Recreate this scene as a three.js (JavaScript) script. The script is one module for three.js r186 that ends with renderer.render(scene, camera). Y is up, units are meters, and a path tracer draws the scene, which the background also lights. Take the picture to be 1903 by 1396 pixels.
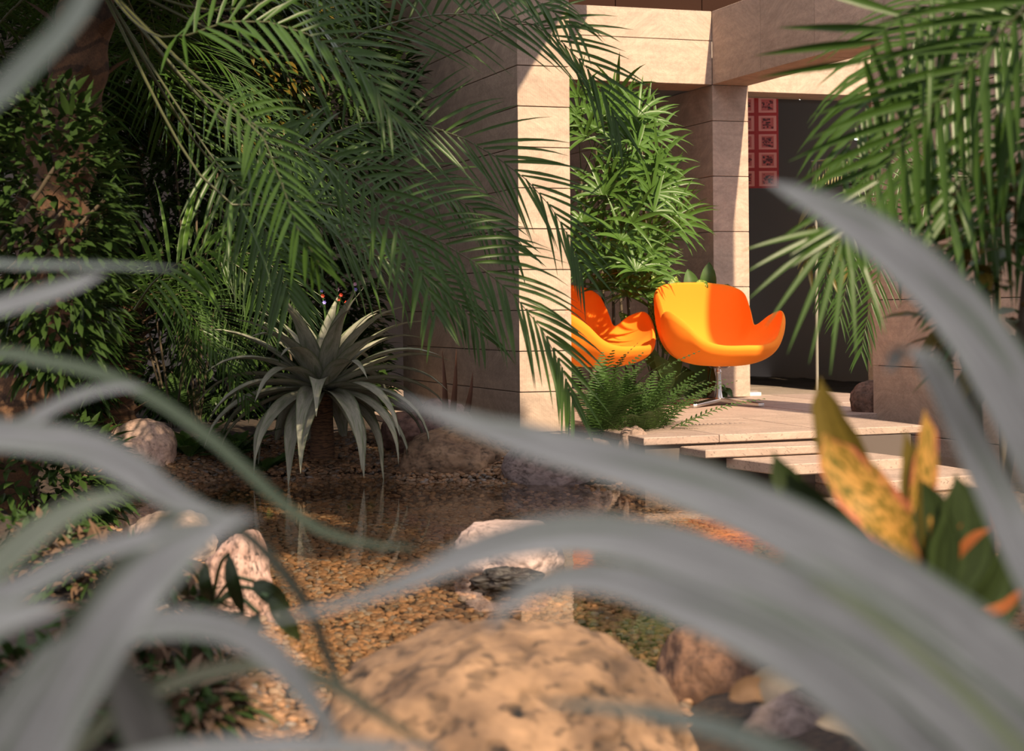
import * as THREE from 'three';
import { mergeGeometries, mergeVertices } from 'three/addons/utils/BufferGeometryUtils.js';
import { ImprovedNoise } from 'three/addons/math/ImprovedNoise.js';

// ------------------------------------------------------------------ camera, sky, sun, exposure
const W = 1903, H = 1396, F = 2643, HORIZON = 580, EYE = 0.8;
const scene = new THREE.Scene();
const camera = new THREE.PerspectiveCamera(2 * Math.atan(H / 2 / F) * 180 / Math.PI, W / H, 0.05, 200);
camera.position.set(0, EYE, 0);
camera.rotation.set(0, 0, -0.008);
camera.setViewOffset(W, H, 0, H / 2 - HORIZON, W, H);
camera.focus = 7.2;
camera.userData.fStop = 4.0;
camera.updateMatrixWorld(true);

const SUN_AZ = 29.5 * Math.PI / 180, SUN_EL = 40 * Math.PI / 180;      // behind the camera, to its right
const sunDir = new THREE.Vector3(Math.cos(SUN_EL) * Math.sin(SUN_AZ), Math.sin(SUN_EL), Math.cos(SUN_EL) * Math.cos(SUN_AZ));
const sun = new THREE.DirectionalLight(new THREE.Color().setRGB(1.0, 0.79, 0.55), 7.9);
sun.name = 'sun';
sun.target.position.set(0.5, 0.5, -7);
sun.position.copy(sun.target.position).addScaledVector(sunDir, 18);
sun.castShadow = true;
sun.shadow.mapSize.set(4096, 4096);
Object.assign(sun.shadow.camera, { left: -8, right: 8, top: 8, bottom: -8, near: 1, far: 40 });
sun.shadow.radius = 1.6;
scene.add(sun, sun.target);

{ // a soft overcast-bright sky, the same all round
  const w = 64, h = 32, data = new Float32Array(w * h * 4);
  for (let j = 0; j < h; j++) {
    const el = (j + 0.5) / h - 0.5, up = Math.max(0, el * 2);
    for (let i = 0; i < w; i++) {
      const k = (j * w + i) * 4, b = el < 0 ? 0.19 : 0.90 + 0.58 * up;
      data[k] = b * 0.99; data[k + 1] = b * 0.94; data[k + 2] = b * 1.02; data[k + 3] = 1;
    }
  }
  const sky = new THREE.DataTexture(data, w, h, THREE.RGBAFormat, THREE.FloatType);
  sky.mapping = THREE.EquirectangularReflectionMapping;
  sky.magFilter = THREE.LinearFilter;
  sky.needsUpdate = true;
  scene.background = sky;
  scene.environment = sky;
}
const renderer = new THREE.WebGLRenderer({ antialias: true });
renderer.toneMapping = THREE.LinearToneMapping;
renderer.toneMappingExposure = 1.18;
renderer.shadowMap.enabled = true;

// ------------------------------------------------------------------ helpers
const V = (x, y, z) => new THREE.Vector3(x, y, z);
function rng(seed) { let s = seed | 0; return () => { s = (s + 0x6d2b79f5) | 0; let t = Math.imul(s ^ (s >>> 15), 1 | s); t = (t + Math.imul(t ^ (t >>> 7), 61 | t)) ^ t; return ((t ^ (t >>> 14)) >>> 0) / 4294967296; }; }
const noiser = new ImprovedNoise();
const n3 = (x, y, z) => noiser.noise(x, y, z);
const fbm = (x, y, z, o = 4) => { let a = 0, s = 0.5; for (let i = 0; i < o; i++) { a += s * n3(x, y, z); x = x * 2.03 + 11.3; y = y * 2.03 + 5.7; z = z * 2.03 + 3.1; s *= 0.5; } return a; };
const clamp = (x, a, b) => Math.min(b, Math.max(a, x));
const lerp = (a, b, t) => a + (b - a) * t;
const smooth = (a, b, x) => { const t = clamp((x - a) / (b - a), 0, 1); return t * t * (3 - 2 * t); };
const ray = (px, py) => V((px - W / 2) / F, -(py - HORIZON) / F, -1).applyQuaternion(camera.quaternion);
// a real place in the garden, from a bearing in the survey photo and its depth in metres
const at = (px, py, d) => ray(px, py).multiplyScalar(d).add(camera.position);
const onLevel = (px, py, y) => { const r = ray(px, py); return camera.position.clone().addScaledVector(r, (y - EYE) / r.y); };

const taken = new Map();
function numbered(n) { const k = taken.get(n) ?? 0; taken.set(n, k + 1); return k ? n + '_' + String(k).padStart(3, '0') : n; }
function tag(o, label, category, group, kind) {
  if (label) o.userData.label = label;
  if (category) o.userData.category = category;
  if (group) o.userData.group = group;
  if (kind) o.userData.kind = kind;
  return o;
}
function thing(name, label, category, pos, group) {
  const o = new THREE.Group(); o.name = numbered(name); scene.add(o);
  if (pos) o.position.copy(pos);
  return tag(o, label, category, group);
}
function mesh(name, geo, mat, parent) {
  const m = new THREE.Mesh(geo, mat);
  m.castShadow = m.receiveShadow = true;
  m.name = parent ? name : numbered(name);
  (parent ?? scene).add(m);
  return m;
}
function structure(name, label) { const o = new THREE.Group(); o.name = numbered(name); scene.add(o); o.userData = { kind: 'structure', label }; return o; }

// geometry from raw arrays
function raw(pos, idx, uv, col) {
  const g = new THREE.BufferGeometry();
  g.setAttribute('position', new THREE.Float32BufferAttribute(pos, 3));
  if (uv) g.setAttribute('uv', new THREE.Float32BufferAttribute(uv, 2));
  if (col) g.setAttribute('color', new THREE.Float32BufferAttribute(col, 3));
  g.setIndex(idx);
  g.computeVertexNormals();
  return g;
}
// a prism over a plan outline [[x, z], ...], with chamfered edges
function prism(plan, y0, y1, bevel = 0.004) {
  const s = new THREE.Shape(plan.map(([x, z]) => new THREE.Vector2(x, -z)));
  const g = new THREE.ExtrudeGeometry(s, { depth: y1 - y0 - 2 * bevel, bevelEnabled: bevel > 0, bevelSize: bevel, bevelThickness: bevel, bevelOffset: -bevel, bevelSegments: 1, curveSegments: 8 });
  g.rotateX(-Math.PI / 2); g.translate(0, y0 + bevel, 0);
  boxUV(g);
  return g;
}
function boxUV(g) { // uv in metres by the way each face points
  const p = g.attributes.position, n = g.attributes.normal, uv = new Float32Array(p.count * 2);
  for (let i = 0; i < p.count; i++) {
    const ax = Math.abs(n.getX(i)), ay = Math.abs(n.getY(i)), az = Math.abs(n.getZ(i));
    if (ay > ax && ay > az) { uv[2 * i] = p.getX(i); uv[2 * i + 1] = p.getZ(i); }
    else { const h = Math.hypot(n.getX(i), n.getZ(i)) || 1; uv[2 * i] = (p.getX(i) * n.getZ(i) - p.getZ(i) * n.getX(i)) / h; uv[2 * i + 1] = p.getY(i); }
  }
  g.setAttribute('uv', new THREE.Float32BufferAttribute(uv, 2));
}
function curve(pts) { return new THREE.CatmullRomCurve3(pts, false, 'centripetal'); }
function tube(pts, r, seg = 16, rad = 6) { // r: number or t => radius
  const c = curve(pts), fr = c.computeFrenetFrames(seg, false), pos = [], idx = [], uv = [];
  for (let i = 0; i <= seg; i++) {
    const t = i / seg, p = c.getPointAt(t), rr = typeof r === 'number' ? r : r(t);
    for (let j = 0; j <= rad; j++) {
      const a = j / rad * Math.PI * 2, q = p.clone().addScaledVector(fr.normals[i], Math.cos(a) * rr).addScaledVector(fr.binormals[i], Math.sin(a) * rr);
      pos.push(q.x, q.y, q.z); uv.push(j / rad, t);
    }
  }
  for (let i = 0; i < seg; i++) for (let j = 0; j < rad; j++) { const a = i * (rad + 1) + j, b = a + rad + 1; idx.push(a, b, a + 1, b, b + 1, a + 1); }
  return raw(pos, idx, uv);
}
// a strap leaf along pts: half width hw(t), gutter depth, both faces with a real thickness
function strap(pts, hw, normalHint, { seg = 20, across = 6, gutter = 0.25, thick = 0.0015, wave = 0, twist = 0 } = {}) {
  const c = curve(pts), pos = [], idx = [], uv = [];
  const row = across + 1, ring = row * 2;
  for (let i = 0; i <= seg; i++) {
    const t = i / seg, p = c.getPointAt(t), T = c.getTangentAt(t);
    const n = typeof normalHint === 'function' ? normalHint(t) : normalHint;
    const S = T.clone().cross(n).normalize(), N = S.clone().cross(T).normalize();
    if (twist) { const q = new THREE.Quaternion().setFromAxisAngle(T, twist * t); S.applyQuaternion(q); N.applyQuaternion(q); }
    const h = Math.max(hw(t), 0.0003);
    for (let side = 0; side < 2; side++) for (let j = 0; j <= across; j++) {
      const u = (side ? across - j : j) / across * 2 - 1;
      const lift = h * gutter * (u * u * 0.9 + Math.abs(u) * 0.35) + wave * Math.sin(t * 31 + u * 3) * Math.abs(u) - (side ? thick * (1.15 - u * u) * clamp(h / 0.01, 0.1, 1) : 0);
      const q = p.clone().addScaledVector(S, u * h).addScaledVector(N, lift);
      pos.push(q.x, q.y, q.z); uv.push((u + 1) / 2, t);
    }
  }
  for (let i = 0; i < seg; i++) for (let j = 0; j < ring; j++) {
    const a = i * ring + j, b = i * ring + (j + 1) % ring, d = a + ring, e = b + ring;
    idx.push(a, b, d, b, e, d);
  }
  return raw(pos, idx, uv);
}
// a thin folded blade (palm leaflet, grass): arrays appended to out
function blade(out, base, dir, up, len, wid, { droop = 0.2, fold = 0.35, seg = 5, lean = 0 } = {}) {
  const { pos, idx, uv } = out, start = pos.length / 3;
  const D = dir.clone().normalize(), S = D.clone().cross(up).normalize(), N = S.clone().cross(D).normalize();
  const p = base.clone();
  for (let i = 0; i <= seg; i++) {
    const t = i / seg, w = wid * (t < 0.25 ? lerp(0.45, 1, t / 0.25) : 1 - Math.pow((t - 0.25) / 0.75, 1.7)) * 0.5 + 0.0002;
    const f = w * fold;
    pos.push(p.x - S.x * w + N.x * f, p.y - S.y * w + N.y * f, p.z - S.z * w + N.z * f, p.x, p.y, p.z, p.x + S.x * w + N.x * f, p.y + S.y * w + N.y * f, p.z + S.z * w + N.z * f);
    uv.push(0, t, 0.5, t, 1, t);
    D.y -= droop / seg * (0.6 + t); D.addScaledVector(S, lean / seg); D.normalize();
    p.addScaledVector(D, len / seg);
  }
  for (let i = 0; i < seg; i++) for (let j = 0; j < 2; j++) { const a = start + i * 3 + j, b = a + 3; idx.push(a, b, a + 1, b, b + 1, a + 1); }
  return out;
}
const blank = () => ({ pos: [], idx: [], uv: [] });
const built = (o) => raw(o.pos, o.idx, o.uv);

// ------------------------------------------------------------------ textures and materials
function tex(w, h, fn, srgb = true, rx = 1, ry = 1) {
  const d = new Uint8Array(w * h * 4);
  for (let j = 0; j < h; j++) for (let i = 0; i < w; i++) { const c = fn(i / w, j / h, i, j), k = (j * w + i) * 4; for (let q = 0; q < 3; q++) d[k + q] = clamp(Math.round((Array.isArray(c) ? c[q] : c) * 255), 0, 255); d[k + 3] = 255; }
  const t = new THREE.DataTexture(d, w, h);
  t.wrapS = t.wrapT = THREE.RepeatWrapping; t.magFilter = THREE.LinearFilter; t.minFilter = THREE.LinearMipmapLinearFilter; t.generateMipmaps = true;
  if (srgb) t.colorSpace = THREE.SRGBColorSpace;
  t.repeat.set(rx, ry); t.needsUpdate = true;
  return t;
}
const per = (u, v, f, s) => { // noise that repeats over the unit square
  const a = u * 2 * Math.PI, b = v * 2 * Math.PI, r = f / (2 * Math.PI);
  return n3(Math.cos(a) * r + s, Math.sin(a) * r + Math.cos(b) * r * 1.31, Math.sin(b) * r * 1.31 + s * 1.7);
};
const R1 = rng(7);
const stoneCol = tex(512, 512, (u, v) => {
  const a = per(u, v, 9, 1) * 0.06 + per(u, v, 30, 4) * 0.05 + per(u, v, 90, 8) * 0.04 + (R1() - 0.5) * 0.05;
  const band = per(u * 0 + 0.3, v, 26, 3) * 0.035, vein = Math.abs(per(u, v, 14, 12)) < 0.018 ? -0.04 : 0;
  const k = 0.83 + a + band + vein;
  return [k, k * 0.93, k * 0.85];
}, true, 1.2, 1.2);
const stoneBump = tex(512, 512, (u, v, i) => 0.5 + (i % 7 < 2 ? -0.16 : 0.05) + per(u, v, 60, 2) * 0.25 + (R1() - 0.5) * 0.12, false, 1.2, 1.2);
const pavingCol = tex(512, 512, (u, v) => {
  const k = 0.80 + per(u, v, 8, 21) * 0.06 + per(u * 0 + 0.1, v, 22, 3) * 0.05 + per(u, v, 60, 5) * 0.05 + (R1() - 0.5) * 0.05;
  const pit = per(u, v, 75, 31) > 0.42 ? -0.15 : 0;
  return [k + pit, (k + pit) * 0.93, (k + pit) * 0.86];
}, true, 1.1, 1.1);
const std = (o) => new THREE.MeshStandardMaterial({ roughness: 0.8, side: THREE.DoubleSide, ...o });
const lin = (r, g, b) => new THREE.Color().setRGB(r, g, b);
const M = {
  stone: std({ color: lin(0.66, 0.585, 0.555), map: stoneCol, bumpMap: stoneBump, bumpScale: 0.0016, roughness: 0.78 }),
  stoneB: std({ color: lin(0.61, 0.54, 0.51), map: stoneCol, bumpMap: stoneBump, bumpScale: 0.0016, roughness: 0.8 }),
  mortar: std({ color: lin(0.10, 0.08, 0.07), roughness: 0.95 }),
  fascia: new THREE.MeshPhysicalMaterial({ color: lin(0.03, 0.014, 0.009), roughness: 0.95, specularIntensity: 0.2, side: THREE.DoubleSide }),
  paving: std({ color: lin(0.58, 0.51, 0.49), map: pavingCol, roughness: 0.7 }),
  pavingB: std({ color: lin(0.52, 0.45, 0.44), map: pavingCol, roughness: 0.72 }),
  plaster: std({ color: lin(0.36, 0.31, 0.27), roughness: 0.9 }),
  dark: std({ color: lin(0.30, 0.26, 0.23), roughness: 0.9 }),
  chrome: std({ color: lin(0.62, 0.60, 0.58), metalness: 1, roughness: 0.22 }),
  soil: null, white: std({ color: lin(0.8, 0.78, 0.74), roughness: 0.5 }),
};
const leafMat = (r, g, b, rough, thru, extra = {}) => new THREE.MeshPhysicalMaterial({ color: lin(r, g, b), roughness: rough, transmission: thru, thickness: 0, side: THREE.DoubleSide, specularIntensity: 0.36, ...extra });
const streak = (base, vary, f, seed) => tex(128, 256, (u, v) => {
  const s = per(u, v * 0.02 + 0.2, f, seed) * vary + per(u, v, 40, seed + 3) * vary * 0.5 + (R1() - 0.5) * vary * 0.4, k = 1 + s;
  return [base[0] * k, base[1] * k, base[2] * k];
});
const silverTex = tex(256, 512, (u, v) => {
  const lines = per(u, 0.37, 70, 5) * 0.07, scurf = per(u, v, 26, 9) * 0.09 + per(u, v, 8, 2) * 0.10;
  const edge = smooth(0.40, 0.5, Math.abs(u - 0.5)), k = 0.80 + lines + scurf + (R1() - 0.5) * 0.04;
  const g = clamp(edge * 0.65 + smooth(0.12, 0.42, per(u, v, 5, 31)) * 0.35, 0, 1); // green shows where the silver scurf has rubbed off
  return [lerp(k, 0.50, g), lerp(k * 1.0, 0.58, g), lerp(k * 0.99, 0.44, g)];
});
const L = {
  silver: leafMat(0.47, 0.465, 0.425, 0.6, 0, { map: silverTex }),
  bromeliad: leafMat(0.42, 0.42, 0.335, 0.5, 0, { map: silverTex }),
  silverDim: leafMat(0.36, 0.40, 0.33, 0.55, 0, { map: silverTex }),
  palm: leafMat(0.042, 0.090, 0.014, 0.34, 0.3, { specularIntensity: 0.4 }),
  rachis: std({ color: lin(0.055, 0.06, 0.02), roughness: 0.45 }),
  rhapis: leafMat(0.075, 0.155, 0.028, 0.34, 0.28),
  cane: std({ color: lin(0.08, 0.06, 0.035), roughness: 0.8 }),
  fern: leafMat(0.065, 0.13, 0.03, 0.5, 0.3),
  shrub: leafMat(0.032, 0.062, 0.014, 0.36, 0.22),
  dead: std({ color: lin(0.09, 0.05, 0.024), roughness: 0.85 }),
  deadGrey: std({ color: lin(0.10, 0.085, 0.07), roughness: 0.85 }),
  redSpike: leafMat(0.09, 0.04, 0.025, 0.5, 0.1),
};
const Rm = rng(31);
const mottle = tex(128, 256, (u, v) => { // cream mottled broad leaf
  const m = smooth(-0.05, 0.28, per(u, v, 18, 3) + per(u, v, 50, 7) * 0.6 - Math.abs(u - 0.5) * 0.45 + 0.1);
  return [lerp(0.30, 0.80, m), lerp(0.45, 0.80, m), lerp(0.14, 0.42, m)];
});
L.mottled = leafMat(0.95, 0.95, 0.95, 0.45, 0.25, { map: mottle });
const crotonTex = tex(128, 256, (u, v) => {
  const rib = Math.abs(Math.sin((v * 13 + Math.abs(u - 0.5) * -5) * Math.PI)), a = per(u, v, 16, 3) + per(u, v, 40, 1) * 0.5, mid = Math.abs(u - 0.5);
  const g = smooth(-0.1, 0.3, a + (rib > 0.85 ? 0.15 : -0.05)), pink = smooth(0.30, 0.5, mid) * smooth(-0.2, 0.2, per(u, v, 7, 9) + 0.1);
  let c = [lerp(0.86, 0.42, g), lerp(0.68, 0.42, g), lerp(0.36, 0.12, g)];
  c = [lerp(c[0], 0.84, pink), lerp(c[1], 0.50, pink), lerp(c[2], 0.40, pink)];
  return c;
});
L.croton = leafMat(0.58, 0.52, 0.50, 0.4, 0.2, { map: crotonTex });
L.crotonDark = leafMat(0.035, 0.055, 0.022, 0.35, 0.08, { map: streak([0.8, 0.8, 0.7], 0.3, 14, 4) });
L.crotonOlive = leafMat(0.16, 0.115, 0.03, 0.38, 0.2, { map: streak([0.85, 0.85, 0.7], 0.3, 12, 6) });
L.crotonRed = leafMat(0.26, 0.085, 0.025, 0.4, 0.2, { map: streak([0.9, 0.85, 0.7], 0.25, 12, 9) });

// ------------------------------------------------------------------ the building: stone fins, lintels, paving
const dA = [-Math.sin(24 * Math.PI / 180), -Math.cos(24 * Math.PI / 180)];   // [x, z] away from the camera along a fin
const dB = [Math.cos(15 * Math.PI / 180), -Math.sin(15 * Math.PI / 180)];    // along the fins' end faces
const off = (p, a, b) => [p[0] + dA[0] * a + dB[0] * b, p[1] + dA[1] * a + dB[1] * b];
const stones = [M.stone, M.stoneB];
const Rb = rng(11);
// a masonry wall: courses of stone blocks with open joints round a dark core
function masonry(parent, corner, len, thick, y0, y1, course, blockLen, joint = 0.004, shift = 0, set = stones) {
  const core = [off(corner, 0.02, 0.02), off(corner, 0.02, thick - 0.02), off(corner, len - 0.02, thick - 0.02), off(corner, len - 0.02, 0.02)];
  mesh('mortar_core', prism(core, y0, y1 - 0.01, 0), M.mortar, parent);
  let k = 0;
  for (let y = y0; y < y1 - 0.02; y += course, k++) {
    const top = Math.min(y + course, y1);
    let a = 0, first = blockLen * ((k % 2) * 0.5 + 0.5 + shift);
    while (a < len - 0.01) {
      let b = Math.min(a === 0 ? first : a + blockLen, len);
      if (len - b < 0.12) b = len;
      const q = (Rb() - 0.5) * 0.0016, j = joint / 2;
      mesh('stone_block', prism([off(corner, a + (a ? j : 0), q), off(corner, a + (a ? j : 0), thick - q), off(corner, b - (b < len ? j : 0), thick - q), off(corner, b - (b < len ? j : 0), q)], y + j, top - j, 0.0025), set[Math.floor(Rb() * set.length)], parent);
      a = b;
    }
  }
}
const C1 = at(965, 580, 7.4), C2 = at(1327, 580, 9.7), C3 = at(1622, 580, 8.22);
const c1 = [C1.x, C1.z], c2 = [C2.x, C2.z];
{
  const w = structure('wall_left', 'travertine fin wall with coursed blocks behind the palm fronds');
  masonry(w, c1, 1.8, 0.282, 0.168 - 0.213, 3.2, 0.213, 0.95, 0.004);
  const m = structure('wall_back', 'shaded travertine fin wall with joints behind the orange chair');
  masonry(m, c2, 3.0, 0.262, 0.204, 2.34, 0.378, 1.1);
  const lint = structure('trim_1', 'sunlit pale stone lintel spanning above the lady palm');
  // lintel: two courses running left from the fin
  const back = 0.30;
  const lay = (y0, y1, b0, b1, a0, a1, mat, parent) => mesh('stone_block', prism([off(c2, a0, b0), off(c2, a0, b1), off(c2, a1, b1), off(c2, a1, b0)], y0, y1, 0.0025), mat, parent);
  lay(2.34, 2.636, -1.9, -0.003, 0, back, M.stone, lint); lay(2.640, 2.84, -1.9, -0.003, 0, back, M.stone, lint);
  const beam = structure('trim_2', 'shaded stone beam running forward from the lintel');
  for (let k = 0; k < 3; k++) { const a0 = -1.74 + k * 0.58; lay(2.34, 2.84, 0.001, 0.262, a0 + 0.002, a0 + 0.578, stones[k % 2], beam); }
  const lint2 = structure('trim_3', 'sunlit stone lintel above the dark doorway');
  lay(2.30, 2.84, 0.264, 1.25, 0.0, 0.26, M.stone, lint2); lay(2.30, 2.84, 1.254, 2.6, 0.0, 0.26, M.stone, lint2);
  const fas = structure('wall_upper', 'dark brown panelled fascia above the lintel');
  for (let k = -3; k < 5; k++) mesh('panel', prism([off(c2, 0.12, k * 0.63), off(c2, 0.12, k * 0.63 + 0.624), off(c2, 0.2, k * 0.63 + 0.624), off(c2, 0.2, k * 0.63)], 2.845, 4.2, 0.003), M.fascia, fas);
  // the nearer fin on the right, coming towards the camera
  const w3 = structure('wall_right', 'shaded grey travertine fin wall beside the doorway');
  masonry(w3, off([C3.x, C3.z], -4.4, 0), 4.4, 0.27, 0.097 - 0.378, 3.2, 0.378, 1.25);
}
// unseen slabs added to cast shade on the garden; roof and walls of the room
{
  const slab = (name, plan, y0, y1, label, mat = M.fascia) => { const s = mesh(name, prism(plan, y0, y1, 0.01), mat); tag(s, label, null, null, 'structure'); return s; };
  slab('ceiling', [[0.06, -5.5], [0.78, -5.5], [0.78, -9.0], [0.06, -9.0]], 3.2, 3.4, 'added narrow stone slab out of view, casting the diagonal shadow on the left fin', M.stoneB);  // added for its slanting shadow on the fin end face
  slab('ceiling_003', [[-6.5, -4.0], [-0.75, -4.0], [-0.75, -8.4], [0.05, -8.4], [0.05, -13.6], [-6.5, -13.6]], 3.2, 3.4, 'added roof slab out of view, darkening the rear planting', M.plaster);  // unseen roof, added to darken the planting at the back
  slab('ceiling_001', [off(c2, 0.02, -2.6), off(c2, 0.02, 4.5), off(c2, 7.4, 4.5), off(c2, 7.4, -2.6)], 4.2, 4.35, 'roof slab over the room', M.plaster);
  slab('ceiling_002', [[2.75, -0.6], [4.8, -0.6], [4.8, 3.8], [0.3, 3.8], [0.3, 0.9], [1.8, 0.9], [1.8, 2.25], [2.75, 2.25]], 4.0, 4.08, 'added pale slab behind the viewer, notched to shade the near plants', M.stone);  // added unseen; notched to shade near plants, pale to bounce light
  slab('wall_rear', [[-9, -13.6], [-0.9, -13.6], [-0.9, -13.9], [-9, -13.9]], -0.3, 3.4, 'rear wall of the planting', M.plaster);
slab('wall_side', [off(c2, 0.27, 2.62), off(c2, 0.27, 2.8), off(c2, 7, 2.8), off(c2, 7, 2.62)], -0.3, 4.2, 'plastered side wall of the room', M.plaster);
  slab('wall_side_001', [off(c2, 0.3, 0.02), off(c2, 0.3, 0.25), off(c2, 7, 0.25), off(c2, 7, 0.02)], 2.341, 4.2, 'plastered wall of the room above the fin', M.plaster);
  slab('wall_side_002', [off(c2, 3.0, 0.02), off(c2, 3.0, 0.25), off(c2, 7, 0.25), off(c2, 7, 0.02)], -0.3, 2.34, 'plastered inner wall of the room', M.plaster);
  slab('wall_room_rear', [off(c2, 7.0, -0.1), off(c2, 7.0, 2.9), off(c2, 7.2, 2.9), off(c2, 7.2, -0.1)], -0.3, 4.2, 'plastered rear wall of the room', M.plaster);
  slab('added_wall_front', [off(c2, 0.02, 1.34), off(c2, 0.02, 2.8), off(c2, 0.25, 2.8), off(c2, 0.25, 1.34)], -0.3, 2.299, 'stone wall hidden by the right fin, added to keep light out of the room', M.stone);  // added out of sight to cut the light entering the room
}
// paving: rectangles laid in plan by their corners
function paver(corners, y, t, mat, parent, name = 'paver') { return mesh(name, prism(corners, y - t, y, 0.004), mat, parent); }
{
  const fl = structure('floor', 'pale stone paving under the orange chairs');
  const o = onLevel(1337, 808, 0.2), o2 = [o.x, o.z], B = [Math.cos(0.33), -Math.sin(0.33)], A = [-Math.sin(0.33), -Math.cos(0.33)];
  const q = (a, b) => [o2[0] + A[0] * a + B[0] * b, o2[1] + A[1] * a + B[1] * b];
  let k = 0;
  for (let i = 0; i < 7; i++) for (let j = -2; j < 4; j++) {
    const a0 = i * 0.9, b0 = j * 0.6, sh = (j === 1 && i === 0) ? 0.05 : 0, left = j === -1 && i < 2 ? 0.2 : 0;
    if ((i < 1 && j > 1) || (i < 2 && (j < -1 || j > 2))) continue;
    paver([q(a0 + sh + 0.002, b0 + left + 0.002), q(a0 + sh + 0.002, b0 + 0.598), q(a0 + 0.898, b0 + 0.598), q(a0 + 0.898, b0 + left + 0.002)], 0.2 + ((k * 7) % 5 - 2) * 0.0006, 0.038, (k++ % 3) ? M.paving : M.pavingB, fl);
  }
  mesh('paving_bed', prism([q(0.03, -0.38), q(0.03, 1.1), q(0.95, 1.1), q(0.95, 1.75), q(1.9, 1.75), q(1.9, 2.35), q(6.2, 2.35), q(6.2, -1.15), q(1.85, -1.15), q(1.75, -0.38)], 0.02, 0.160, 0), M.mortar, fl);
  const slab = (label, pts, y, t) => {
    const s = thing('stepping_slab', label, 'paving slab', undefined, 'stone stepping slabs in the pond');
    mesh('slab', prism(pts.map(([x, yy]) => { const p = onLevel(x, yy, y); return [p.x, p.z]; }), y - t, y, 0.005), M.paving, s);
    const c = pts.map(([x, yy]) => onLevel(x, yy, y)).reduce((a, b) => a.add(b), V(0, 0, 0)).multiplyScalar(0.25);
    mesh('support_block', prism([[c.x - 0.12, c.z - 0.1], [c.x + 0.12, c.z - 0.1], [c.x + 0.12, c.z + 0.1], [c.x - 0.12, c.z + 0.1]].reverse(), -0.1, y - t, 0.005), M.mortar, s);
  };
  slab('thin stone slab nearest the paving, highest of three steps', [[1230, 824], [1311, 836.5], [1560, 826], [1473, 814]], 0.15, 0.04);
  slab('pale pink stone slab in the middle of three steps', [[1350, 850], [1455, 863.5], [1700, 851], [1600, 839]], 0.105, 0.052);
  slab('lowest pale stone slab, beside the croton leaves', [[1498, 870], [1640, 895], [1850, 880], [1700, 857]], 0.06, 0.06);
}
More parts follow.
